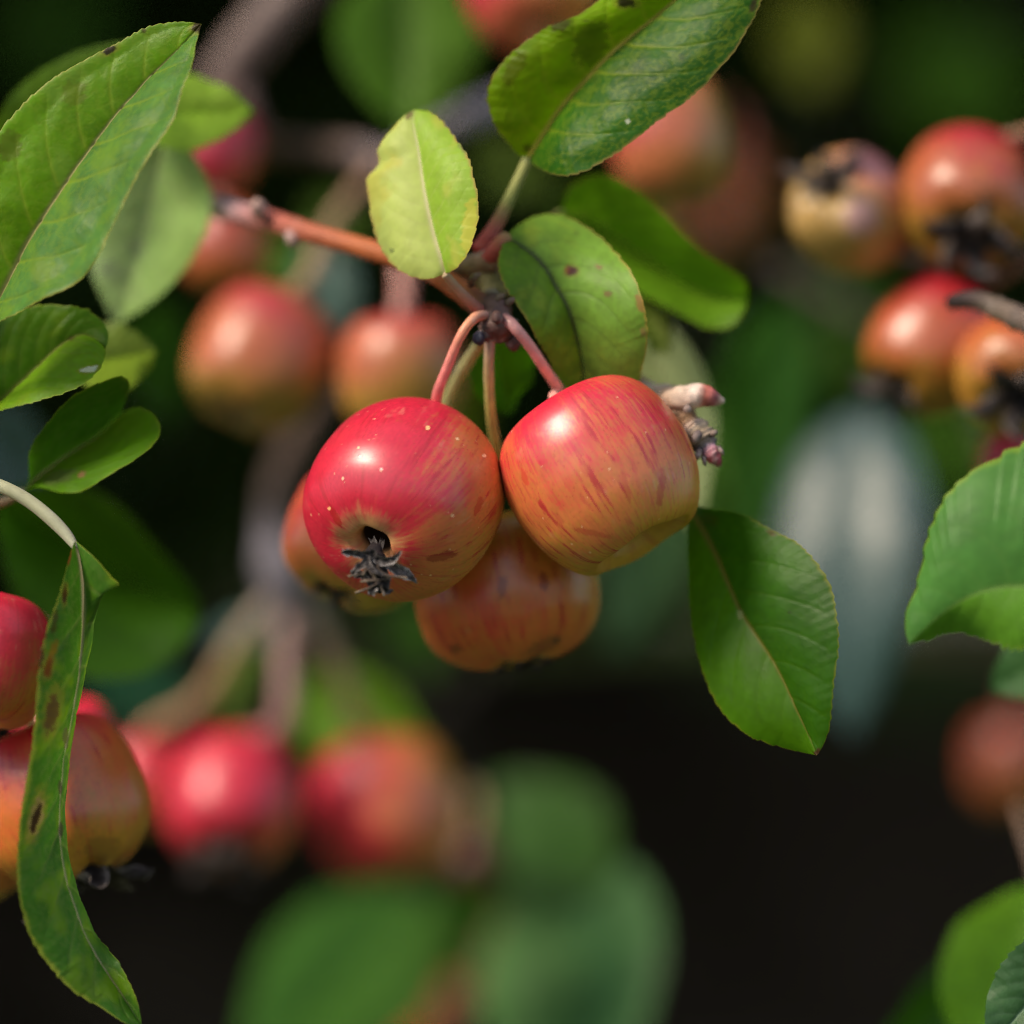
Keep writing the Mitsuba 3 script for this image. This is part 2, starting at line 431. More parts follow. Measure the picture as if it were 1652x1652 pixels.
scene['apple_stalk'] = {'type': 'principled', 'base_color': VC, 'roughness': 0.42, 'specular': 0.5}


def strip(pts, widths, n=26, m=7, up=(0, -1, 0), cup=0.5, twist=0.0, crinkle=0.25, thick=0.00012, seed=0):
    """A dry sepal: a thin, cupped, twisted strip with two faces."""
    c, w = curve(pts, n, widths)
    t = unit(np.gradient(c, axis=0))
    up = np.asarray(up, float)
    lat = unit(np.cross(t, up + t * 0.01))
    nr = np.cross(lat, t)
    ang = np.linspace(0, twist, n)
    l2 = lat * np.cos(ang)[:, None] + nr * np.sin(ang)[:, None]
    n2 = np.cross(l2, t)
    s = np.linspace(-1, 1, m)
    v = c[:, None] + l2[:, None] * (s[None] * w[:, None])[..., None] + n2[:, None] * (cup * w[:, None] * (s[None] ** 2))[..., None]
    nz = meshkit.fbm(np.stack([np.linspace(0, 1, n)[:, None] * 7 + 0 * s, s[None] * 2 + 5 + 0 * w[:, None], 0 * s + seed + 0 * w[:, None]], -1), 3, seed) - 0.5
    v = v + n2[:, None] * (crinkle * 2 * nz * w[:, None])[..., None]
    bk = v - n2[:, None] * thick * (1.2 - s[None, :, None] ** 2)
    f = grid_faces(n, m)
    k = n * m
    i = np.arange(n - 1)
    side = [np.stack([i * m, i * m + k, (i + 1) * m + k, (i + 1) * m], 1), np.stack([i * m + m - 1, (i + 1) * m + m - 1, (i + 1) * m + m - 1 + k, i * m + m - 1 + k], 1)]
    F = np.vstack([f, f[:, ::-1] + k] + side)
    e = np.abs(s)[None] * np.ones((n, 1))
    return np.vstack([v.reshape(-1, 3), bk.reshape(-1, 3)]), F, np.tile(e.reshape(-1), 2), np.tile(np.repeat(np.linspace(0, 1, n), m), 2)


def sepal(parent, pts, widths, dark, pale, seed=0, **kw):
    v, f, e, u = strip(pts, widths, seed=seed, **kw)
    z = meshkit.fbm(v * 2600, 3, seed)
    k = np.clip(sstep(0.7, 1.0, e) * 0.8 + (z - 0.50) * 1.6, 0, 1)
    return put('sepal', parent, v, f, 'dry_calyx', mixc(dark, pale, k))


CDARK, CPALE = np.array([0.018, 0.014, 0.014]), np.array([0.26, 0.22, 0.21])


def grow_calyx(key, C, R, X, Y, Z, tall, seed, size):
    rg = np.random.default_rng(seed + 50)
    o = C + Z * R * tall * 0.60
    tubepts = [o - Z * R * 0.1, o + Z * R * 0.15 * size, o + Z * R * (0.22 + 0.12 * size)]
    v, f, u, nn = tube_mesh(tubepts, [0.12 * R, 0.13 * R, 0.07 * R], n=16, sides=14, bump=0.35, bump_scale=1200, seed=seed)
    cal = put('calyx', key, v, f, 'dry_calyx', np.tile(CDARK * 1.2, (len(v), 1)) * (0.6 + 0.8 * meshkit.noise(v * 3000))[:, None])
    for k in range(5):
        ph = 2 * np.pi * (k + 0.35 * rg.random()) / 5 + seed
        out = np.cos(ph) * X + np.sin(ph) * Y
        p0 = o + out * R * 0.10 + Z * R * 0.12
        l = R * (0.26 + 0.14 * rg.random()) * size
        p1 = p0 + Z * l * 0.55 + out * l * 0.25
        p2 = p0 + Z * l * (0.55 + 0.3 * rg.random()) + out * l * (0.8 + 0.3 * rg.random()) + np.cross(Z, out) * l * 0.4 * (rg.random() - 0.5)
        sepal(cal, [p0, p1, p2], [0.075 * R, 0.085 * R * size, 0.012 * R], CDARK * (1 + rg.random()), CPALE * (0.5 + 0.7 * rg.random()), seed=seed + k, up=out, twist=rg.normal() * 0.9, cup=0.6)


# ------------------------------------------------------------------ the setting: ground, bank, hedge, the tree whose outer twigs are in the picture
def sheet(x0, x1, y0, y1, n, m, fn):
    x, y = np.meshgrid(np.linspace(x0, x1, n), np.linspace(y0, y1, m), indexing='ij')
    v = np.stack([x, y, fn(x, y)], -1).reshape(-1, 3)
    f = grid_faces(n, m)
    return v, f


v, f = sheet(-60, 60, -60, 60, 121, 121, lambda x, y: 0.05 * (meshkit.fbm(np.stack([x, y, x * 0], -1) * 0.7, 3) - 0.5))
put('ground', None, v, f, 'turf', kind='structure')
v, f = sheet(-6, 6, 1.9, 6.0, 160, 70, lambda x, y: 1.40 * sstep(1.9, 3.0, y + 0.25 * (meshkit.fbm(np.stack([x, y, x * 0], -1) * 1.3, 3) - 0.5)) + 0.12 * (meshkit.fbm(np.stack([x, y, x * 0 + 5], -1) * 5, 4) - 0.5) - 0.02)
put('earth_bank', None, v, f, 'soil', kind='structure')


def leaf_cloud(c, size, rg):
    """Many small folded leaves, four triangles each, as one mesh."""
    n = len(c)
    ax = unit(rg.normal(size=(n, 3)) + [0, 0, -0.4])
    lat = unit(np.cross(ax, rg.normal(size=(n, 3))))
    nr = np.cross(ax, lat)
    s = size * (0.7 + 0.6 * rg.random((n, 1)))
    b, t = c - ax * s * 0.5, c + ax * s * 0.5
    l = c - lat * s * 0.29 + nr * s * 0.08
    r = c + lat * s * 0.29 + nr * s * 0.08
    m = c - nr * s * 0.04
    v = np.stack([b, l, t, r, m], 1).reshape(-1, 3)
    f = np.array([[0, 1, 4], [1, 2, 4], [2, 3, 4], [3, 0, 4]])
    F = (np.arange(n)[:, None, None] * 5 + f[None]).reshape(-1, 3)
    return v, F


rg = np.random.default_rng(21)
BR = lin(96, 84, 78)
tree = thing('crab_apple_tree', 'crab apple tree whose shaded crown fills the space above and behind the fruit', 'tree')
TR = [(0.78, 1.15, -0.05), (0.76, 1.12, 0.7), (0.70, 1.05, 1.5), (0.62, 1.10, 2.3), (0.6, 1.2, 3.0)]
tube('trunk', tree, TR, [0.085, 0.07, 0.06, 0.05, 0.03], [(0, BR), (1, BR)], n=60, sides=20, bump=0.12, bump_scale=25, scale=40, seed=3)
for k, (a, b, c_) in enumerate([((0.70, 1.05, 1.7), (0.2, 0.8, 2.15), (-0.5, 0.7, 2.3)), ((0.66, 1.08, 2.0), (0.9, 0.7, 2.3), (1.1, 0.55, 2.5)), ((0.72, 1.06, 1.4), (0.95, 1.4, 2.0), (1.2, 1.7, 2.5)),
                               ((0.64, 1.1, 2.1), (0.1, 1.5, 2.5), (-0.7, 1.7, 2.6))]):
    tube('limb', tree, [a, b, c_], [0.035, 0.026, 0.012], [(0, BR), (1, BR)], n=50, sides=14, bump=0.12, bump_scale=40, scale=60, seed=k)
c = rg.uniform([-1.7, 0.45, 2.02], [1.7, 2.2, 3.1], size=(42000, 3))
keep = meshkit.fbm(c * 2.2, 3, 4) > 0.40
v, f = leaf_cloud(c[keep], 0.075, rg)
put('crown', tree, v, f, 'hedge_leaf', kind='stuff', smooth=False)

hedge = thing('hedge', 'dark shaded hedge standing on the brown bank far behind the fruit', 'hedge')
c = rg.uniform([-2.6, 1.75, 1.20], [2.6, 2.9, 2.6], size=(58000, 3))
low = 1.42 + 0.14 * (meshkit.fbm(c * [1.5, 0.5, 0.0], 3, 9) - 0.5) * 2
keep = (c[:, 2] > low + 0.05 * rg.random(len(c)))
v, f = leaf_cloud(c[keep], 0.085, rg)
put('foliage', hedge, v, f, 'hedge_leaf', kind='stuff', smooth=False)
for k in range(9):
    x = -2.2 + 0.55 * k + 0.1 * rg.normal()
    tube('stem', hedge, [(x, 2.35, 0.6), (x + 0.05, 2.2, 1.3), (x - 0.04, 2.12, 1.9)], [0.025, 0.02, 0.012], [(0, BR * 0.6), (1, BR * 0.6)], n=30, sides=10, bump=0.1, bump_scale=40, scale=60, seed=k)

# ------------------------------------------------------------------ the twig in the middle and its leaves
TW_RED, TW_GREY, TW_ORA = lin(150, 82, 74), lin(168, 140, 146), lin(172, 96, 58)
tw = thing('fruiting_twig', 'reddish brown twig in the middle carrying the sharp pair of front apples and their leaves', 'twig')
tube('stem', tw, [at(250, 300, .078), at(335, 330, .053), at(420, 352, .037), at(505, 377, .026), at(600, 404, .020), at(690, 436, .013), at(745, 470, .008), at(790, 505, .003)],
     [p_ * pix(0.02) for p_ in (20, 19, 18, 17, 16.5, 16, 18, 22)], [(0, TW_RED), (0.25, TW_RED), (0.36, TW_GREY), (0.5, TW_RED * 1.1), (0.7, TW_ORA), (0.92, TW_ORA * 0.9), (1, lin(80, 58, 50))],
     n=130, sides=20, bump=0.10, bump_scale=900, rings=0.10, seed=11)
for (a, b, r0) in (((420, 345, .032), (412, 322, .030), 12), ((470, 375, .029), (473, 398, .028), 10)):
    tube('bud', tw, [at(*a), at((a[0] + b[0]) / 2, (a[1] + b[1]) / 2, a[2] - .002), at(*b)], [r0 * pix(.03), r0 * 1.1 * pix(.03), r0 * 0.4 * pix(.03)], [(0, TW_GREY), (1, lin(160, 130, 120))], n=18, sides=12, bump=0.15, seed=4)
# knobbly spur that the stalks grow from
tube('spur', tw, [at(776, 432, .012), at(790, 462, .010), at(797, 490, .006), at(803, 520, .002), at(806, 540, .004)], [p_ * pix(0) for p_ in (26, 21, 25, 27, 17)],
     [(0, lin(95, 72, 64)), (0.25, lin(150, 130, 100)), (0.45, lin(170, 150, 115)), (0.6, lin(70, 52, 46)), (0.8, lin(95, 70, 66)), (1, lin(50, 38, 36))], n=90, sides=26, bump=0.26, bump_scale=520, rings=0.22, spot=0.5, seed=5)
tube('spur', tw, [at(742, 440, .014), at(765, 428, .011), at(790, 424, .010), at(808, 414, .012)], [p_ * pix(0) for p_ in (13, 19, 19, 13)],
     [(0, lin(70, 55, 48)), (0.4, lin(135, 112, 100)), (1, lin(150, 90, 85))], n=60, sides=20, bump=0.25, bump_scale=600, rings=0.35, spot=0.5, seed=6)
for k, (x, y, dd, r0) in enumerate(((802, 512, -.0015, 9), (772, 546, .000, 10), (828, 552, .004, 13), (846, 545, .004, 9), (785, 538, .002, 12))):
    tube('bud_scar', tw, [at(x, y - r0 * .6, dd + .001), at(x, y, dd - .0006), at(x + 2, y + r0 * .7, dd + .001)], [r0 * .6 * pix(0), r0 * pix(0), r0 * .5 * pix(0)],
         [(0, lin(110, 78, 70)), (1, lin(52, 44, 52))] if k != 1 else [(0, lin(60, 62, 78)), (1, lin(28, 32, 46))], n=16, sides=14, bump=0.3, bump_scale=1500, spot=0.5, seed=k)
for k, (x, y, l_) in enumerate(((800, 488, 20), (818, 492, 16), (760, 452, 15))):
    tube('bud_scale', tw, [at(x, y + 8, .004), at(x + 5, y - l_ * .4, .001), at(x + 16, y - l_ * .7, .002)], [5 * pix(0), 6 * pix(0), 1.5 * pix(0)], [(0, lin(60, 45, 40)), (1, lin(120, 100, 84))], n=14, sides=10, bump=0.3, seed=k)

# pale oval leaf
hero_leaf(tw,
    [(700, 449, -.003), (678, 451, -.002), (651, 441, -.001), (625, 418, .001), (607, 385, .003), (598, 355, .004), (594, 323, .005), (596, 283, .006), (608, 271, .006), (611, 262, .006), (609, 246, .006), (618, 224, .006), (636, 202, .006), (656, 184, .006)],
    [(718, 441, -.003), (711, 412, -.003), (700, 378, -.002), (690, 335, -.001), (681, 285, .001), (674, 235, .003), (667, 196, .005), (669, 177, .006)],
    [(735, 434, -.006), (752, 414, -.007), (765, 385, -.007), (771, 342, -.006), (766, 298, -.005), (756, 256, -.003), (736, 226, .000), (716, 200, .003), (694, 181, .005)],
    lin(200, 220, 118), lin(158, 198, 62), lin(222, 222, 165), rim=lin(190, 160, 90), yellow=lin(205, 205, 90), mottle=0.16, seed=3, net=0.2, vein=0.18, rimw=0.06, veinc=lin(200, 208, 130),
    label='pale yellow-green oval leaf with a notch in its left edge', spots=[(757, 365, 12, 50, 8, lin(215, 210, 80), .7), (660, 186, 5, 10, 30, lin(100, 70, 50), .8), (748, 240, 10, 6, 40, lin(110, 130, 90), .5), (632, 405, 4, 4, 0, lin(110, 130, 70), .7)],
    surf=dict(bulge=0.10, nveins=9, relief=0.00009), petiole=([(718, 442, -.003), (740, 468, -.001), (768, 496, .001), (786, 514, .004)], [7, 8, 10, 12], [(0, lin(160, 140, 110)), (0.5, lin(150, 100, 85)), (1, lin(150, 60, 60))]))
# large leaf at the top
hero_leaf(tw,
    [(838, 251, .011), (812, 223, .009), (797, 200, .007), (786, 170, .006), (785, 145, .005), (800, 112, .004), (836, 77, .003), (874, 46, .002), (936, 20, .001), (985, -18, .001), (1060, -70, .001), (1150, -115, .002)],
    [(851, 257, .012), (880, 213, .010), (911, 167, .008), (945, 130, .006), (980, 92, .005), (1039, 42, .004), (1089, 0, .003), (1150, -60, .003), (1212, -125, .004)],
    [(858, 263, .010), (880, 277, .004), (905, 284, .000), (936, 279, -.002), (980, 256, -.003), (1025, 223, -.004), (1072, 187, -.004), (1114, 156, -.004), (1150, 120, -.004), (1181, 86, -.004), (1209, 42, -.003), (1228, 0, -.002), (1236, -60, .000)],
    lin(122, 164, 0), lin(46, 98, 16), lin(165, 158, 70), veinc=lin(150, 165, 40), rim=lin(150, 130, 70), mottle=0.30, seed=8, net=0.5, vein=0.38, nt=200, ns=60, rimw=0.03,
    label='large dark green leaf rising at the top with a curled pale edge and brown blotches', spots=[(905, 40, 22, 9, -30, lin(60, 40, 25), .75), (1010, 4, 14, 8, 0, lin(38, 28, 18), .9), (955, 70, 28, 38, 20, lin(60, 75, 10), .55), (830, 110, 14, 30, 30, lin(80, 70, 15), .5), (1215, 10, 6, 12, 20, lin(60, 45, 25), .8),
        (1012, 196, 4, 5, 0, lin(205, 215, 190), .9), (850, 240, 7, 8, 0, lin(60, 55, 20), .7), (1100, 92, 6, 6, 0, lin(50, 80, 40), .6)],
    surf=dict(bulge=0.10, nveins=8, edge_curl=-0.03, relief=0.0003), petiole=([(852, 256, .012), (832, 300, .012), (815, 335, .012), (795, 372, .012), (772, 405, .012)], [9, 10, 11, 13, 15], [(0, lin(150, 150, 90)), (0.45, lin(125, 130, 72)), (0.75, lin(165, 85, 85)), (1, lin(175, 60, 72))]))
# spotted leaf above the right apple
hero_leaf(tw,
    [(808, 404, .004), (804, 430, .003), (809, 452, .002), (819, 470, .001), (836, 494, .001), (851, 519, .001), (864, 542, .002), (879, 566, .004), (891, 593, .007), (900, 617, .011), (915, 650, .016)],
    [(818, 383, .008), (846, 401, .006), (878, 431, .005), (900, 467, .005), (917, 499, .005), (930, 542, .007), (939, 580, .010), (943, 615, .013), (946, 665, .019)],
    [(833, 365, .012), (861, 349, .013), (885, 345, .013), (911, 348, .012), (943, 364, .010), (975, 388, .007), (998, 413, .004), (1016, 435, .001), (1029, 460, -.001), (1039, 491, -.002), (1044, 527, -.001), (1043, 563, .001), (1035, 600, .005), (1020, 640, .011)],
    lin(112, 155, 40), lin(122, 165, 62), lin(72, 84, 56), rim=lin(190, 165, 80), veinc=lin(86, 108, 56), yellow=lin(150, 175, 60), mottle=0.22, seed=14, net=0.4, vein=0.35, rimw=0.035,
    label='green leaf with a dark midrib and small purple spots just above the right apple', spots=[(922, 437, 9, 8, 0, lin(80, 38, 50), .95), (915, 436, 5, 5, 0, lin(140, 80, 50), .7), (967, 431, 6, 5, 0, lin(135, 95, 60), .8), (980, 474, 7, 5, 20, lin(130, 100, 70), .8), (1032, 490, 6, 15, -10, lin(165, 110, 70), .7), (930, 376, 5, 5, 0, lin(90, 120, 50), .6), (1038, 535, 5, 9, 0, lin(170, 130, 90), .6)],
    surf=dict(bulge=0.10, nveins=8, relief=0.00028), petiole=([(820, 381, .007), (808, 392, .007), (796, 408, .008), (782, 424, .010)], [10, 13, 14, 13], [(0, lin(150, 120, 80)), (0.4, lin(185, 85, 95)), (1, lin(170, 60, 70))]))
# the leaf behind it that reaches right
hero_leaf(tw,
    [(915, 308, .040), (935, 289, .036), (968, 280, .035), (1006, 292, .034), (1061, 333, .034), (1104, 376, .033), (1154, 418, .033), (1198, 447, .034)],
    [(903, 345, .044), (950, 355, .047), (1010, 395, .048), (1070, 435, .047), (1130, 470, .045), (1204, 476, .040)],
    [(925, 400, .044), (985, 440, .042), (1040, 475, .040), (1091, 504, .038), (1140, 529, .036), (1180, 526, .035), (1200, 500, .036)],
    lin(88, 142, 12), lin(98, 146, 25), lin(120, 150, 50), rim=lin(140, 150, 50), mottle=0.2, seed=17, nt=90, ns=26, label='bright green leaf reaching right with a blunt upturned tip, blurred', surf=dict(bulge=0.08), petiole=([(905, 345, .044), (885, 362, .04), (850, 390, .03), (800, 420, .018)], [6, 6, 7, 8], [(0, lin(130, 140, 80)), (1, lin(140, 90, 70))]))
auto_leaf(tw, (800, 545, .022), (822, 668, .030), 118, roll=15, fold=0.1, left=lin(62, 118, 6), right=lin(72, 128, 8), ribc=lin(80, 130, 20), seed=19, shape=0.7, label='small round green leaf hanging behind the apple stalks')

# ------------------------------------------------------------------ the four apples of the front cluster
ST_RED, ST_YEL, ST_PINK = lin(226, 135, 130), lin(205, 192, 110), lin(232, 168, 158)
GF = 'apples of the sharp front cluster'
a1, C1, R1, F1 = apple('crab_apple', 'glossy crimson crab apple at front left with dark shrivelled calyx facing the viewer', 652, 806, 157, 0.0, (-0.36, -0.76, -0.54), tall=0.96, blush=(-0.8, -0.3, 0.5), amount=0.73, speck=0.75,
    res=(330, 420), seed=4, prof=EYE, streak=0.75, group=GF, dots=110, lump=0.022, ribs=0.008, olive=0.1,
    stalk=([(790, 512, .002), (768, 512, -.001), (744, 541, -.002), (722, 592, .000), (704, 648, .004)], [10, 8.5, 8, 8, 9], [(0, lin(180, 140, 135)), (0.15, lin(205, 135, 100)), (0.35, ST_RED), (0.7, lin(225, 110, 110)), (1, lin(190, 120, 90))]),
    spots=[(712, 898, 26, 7, -12, lin(128, 14, 14), .6), (771, 818, 5, 17, 22, lin(170, 22, 26), .6), (541, 833, 5, 22, -28, lin(165, 12, 22), .7), (690, 690, 3.5, 3.5, 0, lin(250, 215, 150), .75), (738, 708, 2.8, 2.8, 0, lin(250, 215, 170), .75), (781, 735, 3, 3, 0, lin(250, 215, 170), .9), (615, 757, 3, 3, 0, lin(255, 225, 215), .9), (553, 772, 2.0999999999999996, 2.8, 0, lin(250, 205, 170), .75), (531, 820, 2.8, 2.8, 0, lin(250, 190, 130), .75), (730, 832, 3, 3, 0, lin(250, 195, 150), .8)])
cal = put('calyx', a1, *(lambda q: (q[0], q[1]))(tube_mesh([at(604, 886, -.0125), at(604, 898, -.0155), at(607, 924, -.0165), at(612, 952, -.0160)], [q * pix(0) for q in (7, 17, 16, 12)], n=50, sides=22, bump=0.5, bump_scale=700, seed=2)), 'dry_calyx',
          np.tile([[0.016, 0.012, 0.013]], (50 * 22 + 2, 1)), label='black shrivelled calyx with curled grey sepals')
for k, (pts, w, dk, pl, tws) in enumerate([
    ([(604, 893, -.0165), (586, 894, -.0175), (570, 890, -.018), (551, 889, -.0185)], [4, 6.5, 7, 4], .03, .42, 0.6),
    ([(600, 896, -.0172), (617, 905, -.018), (630, 902, -.0185), (640, 897, -.019), (647, 889, -.019)], [5, 7, 7, 4, 1.2], .03, .40, -0.5),
    ([(618, 906, -.0168), (636, 918, -.0172), (650, 926, -.017), (664, 934, -.0165), (672, 941, -.016)], [4, 8, 9.5, 6, 1.0], .06, .42, 0.8),
    ([(594, 898, -.017), (586, 912, -.018), (574, 920, -.0185), (571, 930, -.018)], [4, 6, 6, 3], .02, .26, -1.0),
    ([(573, 927, -.017), (585, 930, -.018), (594, 941, -.018), (600, 949, -.018)], [5, 6, 4, 3], .03, .22, 0.5),
    ([(594, 896, -.0178), (596, 914, -.019), (608, 924, -.0195), (622, 930, -.019)], [3, 4, 4, 2.5], .03, .22, 0.8),
    ([(604, 942, -.0170), (600, 952, -.0175), (598, 960, -.0175)], [6, 7, 5], .12, .55, 0.3),
    ([(612, 945, -.0170), (622, 955, -.0175), (634, 951, -.017)], [5, 6, 3], .04, .24, 1.0),
    ([(600, 902, -.0175), (601, 893, -.0178), (596, 897, -.018)], [7, 7, 5], .02, .10, 0.3),
    ([(600, 868, -.0105), (605, 882, -.0138), (607, 897, -.0165)], [5, 5, 4], .03, .16, 0.3),
    ([(617, 870, -.0105), (614, 884, -.0138), (608, 898, -.0165)], [4, 4, 3], .03, .13, -0.3),
    ([(616, 925, -.0172), (618, 940, -.0182), (616, 956, -.0175)], [9, 10, 8], .015, .06, 0.4)]):
    sepal(cal, [at(*z) for z in pts], [q * pix(0) for q in w], np.array([dk, dk * .85, dk * .85]), np.array([pl, pl * .92, pl * .92]), seed=30 + k, twist=tws, cup=0.7, crinkle=1.0)

rg = np.random.default_rng(77)
for k in range(14):
    x, y = 604 + rg.normal() * 8, 905 + rg.random() * 30
    q = [at(x, y, -.0165), at(x + rg.normal() * 9, y + 9, -.0185), at(x + rg.normal() * 16, y + 10 + rg.random() * 22, -.0185)]
    tube('stamen', cal, q, [1.8 * pix(0), 1.5 * pix(0), 1.9 * pix(0)], [(0, [0.03, 0.022, 0.02]), (0.8, [0.10, 0.075, 0.06]), (1, [0.25, 0.19, 0.14])], bsdf='dry_calyx', n=14, sides=6, spot=0.3, seed=k)

a2, C2, R2, F2 = apple('crab_apple', 'orange crab apple with red flecks at front right, touching the crimson one', 970, 768, 154, 0.0, (0.50, -0.21, -0.84), tall=0.98, blush=(-0.45, -0.3, 0.9), amount=0.46, speck=0.75,
    res=(330, 420), seed=9, prof=BASIN, streak=0.8, group=GF, dots=60, lump=0.02, ribs=0.010, olive=0.0,
    stalk=([(812, 514, .001), (826, 524, -.001), (850, 552, .000), (880, 596, .004), (905, 637, .010)], [11, 10, 9, 8.5, 9.5], [(0, lin(150, 105, 105)), (0.15, lin(195, 140, 140)), (0.4, ST_PINK), (0.8, lin(230, 165, 155)), (1, lin(215, 120, 95))]),
    spots=[(955, 860, 34, 5, 12, lin(170, 50, 40), .45), (1066, 790, 6, 34, 8, lin(175, 60, 45), .6), (1010, 785, 5, 30, -16, lin(180, 70, 48), .6), (847, 772, 5, 16, -16, lin(190, 45, 40), .6)])
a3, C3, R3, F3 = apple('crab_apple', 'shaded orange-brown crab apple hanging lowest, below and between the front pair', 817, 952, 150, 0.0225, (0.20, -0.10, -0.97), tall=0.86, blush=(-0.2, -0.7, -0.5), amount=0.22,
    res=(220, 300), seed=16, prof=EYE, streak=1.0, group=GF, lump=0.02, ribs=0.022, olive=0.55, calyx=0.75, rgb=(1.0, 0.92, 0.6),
    stalk=([(796, 520, .003), (790, 560, .003), (789, 620, .006), (795, 690, .012), (803, 770, .020)], [10, 8.5, 8, 8, 9], [(0, lin(170, 130, 140)), (0.12, lin(165, 140, 115)), (0.35, ST_YEL), (0.8, lin(196, 180, 90)), (1, lin(160, 160, 80))]),
    spots=[(897, 1034, 8, 4, -30, lin(40, 26, 18), .9), (875, 1042, 34, 12, -25, lin(105, 62, 40), .5), (735, 1047, 10, 8, 20, lin(90, 30, 15), .6), (810, 948, 8, 20, 8, lin(120, 28, 25), .7), (877, 937, 7, 17, -8, lin(120, 28, 25), .7)])
a4, C4, R4, F4 = apple('crab_apple', 'olive and orange crab apple half hidden behind the crimson front apple', 582, 862, 121, 0.034, (-0.38, -0.25, -0.88), tall=0.98, blush=(-0.5, -0.3, 0.9), amount=0.36,
    res=(130, 170), seed=23, streak=0.35, group=GF, olive=0.7, calyx=0.9,
    stalk=([(778, 548, .008), (752, 588, .014), (720, 650, .022), (680, 720, .028)], [10, 10, 10, 10], [(0, lin(180, 175, 120)), (0.4, lin(205, 200, 130)), (1, lin(180, 180, 80))]))

# ------------------------------------------------------------------ the spur with two buds and the leaf hanging right
sp = thing('budded_spur', 'knobbly grey spur twig with two pointed buds at the right apple, one leaf hanging below', 'twig')
G1, G2, PK = lin(168, 144, 126), lin(196, 176, 162), lin(176, 100, 96)
tube('stem', sp, [at(985, 600, .034), at(1030, 622, .024), at(1055, 638, .016), at(1082, 644, .008), at(1104, 643, .004), at(1120, 642, .003)], [q * pix(0) for q in (15, 17, 19, 21, 22, 19)],
     [(0, lin(95, 62, 45)), (0.35, lin(105, 72, 52)), (0.6, G2), (0.85, G1), (1, G2)], n=80, sides=22, bump=0.24, bump_scale=620, rings=0.3, spot=0.5, seed=31)
tube('bud', sp, [at(1112, 641, .003), at(1126, 638, .002), at(1142, 640, .002), at(1157, 645, .0025), at(1168, 647, .003)], [q * pix(0) for q in (17, 19, 17, 10, 3)],
     [(0, G2), (0.3, lin(205, 186, 176)), (0.42, lin(178, 102, 88)), (0.68, lin(160, 88, 94)), (0.9, lin(205, 180, 160)), (1, lin(215, 195, 170))], n=60, sides=22, bump=0.12, bump_scale=900, rings=0.12, spot=0.55, seed=32, label='upper pink bud with grey scales')
tube('stem', sp, [at(1096, 655, .006), at(1105, 674, .005), at(1117, 692, .004), at(1130, 706, .003), at(1140, 722, .003)], [q * pix(0) for q in (16, 17, 19, 22, 16)],
     [(0, lin(110, 98, 92)), (0.4, lin(150, 118, 88)), (0.55, G2), (0.75, lin(150, 132, 110)), (1, lin(95, 88, 100))], n=80, sides=24, bump=0.30, bump_scale=620, rings=0.35, spot=0.6, seed=33)
tube('bud', sp, [at(1137, 716, .0025), at(1146, 730, .002), at(1154, 741, .002), at(1161, 752, .0025)], [q * pix(0) for q in (13, 14, 10.5, 3)],
     [(0, lin(150, 150, 170)), (0.35, lin(185, 130, 140)), (0.6, lin(176, 84, 94)), (0.9, lin(130, 60, 62)), (1, lin(225, 190, 165))], n=50, sides=20, bump=0.14, bump_scale=900, rings=0.15, spot=0.5, seed=34, label='lower crimson bud pointing down')
for k, (x, y, x2, y2, r0) in enumerate(((1128, 728, 1124, 742, 6), (1135, 738, 1138, 752, 4), (1160, 722, 1168, 734, 3.5), (1126, 700, 1118, 716, 8), (1150, 700, 1156, 696, 5), (1108, 660, 1112, 664, 7))):
    tube('bud_scale', sp, [at(x, y, .001), at((x + x2) / 2, (y + y2) / 2, .000), at(x2, y2, .0005)], [r0 * pix(0), r0 * .9 * pix(0), r0 * .25 * pix(0)], [(0, lin(90, 82, 86)), (1, lin(150, 130, 120))], n=14, sides=10, bump=0.35, bump_scale=1500, spot=0.5, seed=k)
hero_leaf(sp,
    [(1110, 835, .015), (1109, 860, .014), (1110, 932, .010), (1116, 1004, .007), (1128, 1070, .004), (1148, 1125, .001), (1185, 1172, -.002), (1229, 1197, -.004), (1283, 1212, -.006)],
    [(1113, 812, .016), (1119, 826, .015), (1148, 881, .009), (1174, 939, .004), (1199, 993, .000), (1240, 1055, -.004), (1276, 1125, -.007), (1318, 1219, -.010)],
    [(1134, 818, .013), (1170, 822, .009), (1214, 837, .004), (1254, 859, .000), (1287, 877, -.003), (1323, 917, -.007), (1342, 957, -.009), (1351, 1004, -.011), (1352, 1066, -.012), (1342, 1132, -.012), (1334, 1187, -.011)],
    lin(72, 120, 0), lin(50, 98, 0), lin(110, 110, 40), rim=lin(120, 125, 30), veinc=lin(80, 112, 15), mottle=0.25, seed=37, net=0.2, vein=0.14, rimw=0.03, label='smooth dark green leaf hanging free to the right of the apples',
    spots=[(1194, 992, 5, 7, 0, lin(140, 150, 90), .8), (1322, 1214, 8, 7, 0, lin(75, 40, 30), .9), (1145, 838, 16, 10, 20, lin(70, 80, 15), .5), (1273, 988, 3, 3, 0, lin(40, 60, 10), .6), (1245, 860, 9, 5, 20, lin(90, 60, 30), .6)],
    surf=dict(bulge=0.07, nveins=7, relief=0.00018), petiole=([(1114, 813, .016), (1100, 795, .022), (1078, 760, .032), (1070, 700, .030), (1078, 655, .018)], [6, 6, 6, 7, 9], [(0, lin(95, 80, 50)), (1, lin(120, 90, 70))]))
auto_leaf(sp, (1040, 500, .060), (1120, 860, .062), 150, roll=-18, fold=0.12, bend=0.06, left=lin(165, 182, 120), right=lin(160, 178, 125), ribc=lin(180, 190, 140), seed=41, label='pale grey-green leaf behind the right apple', petiole=(1060, 470, .07))
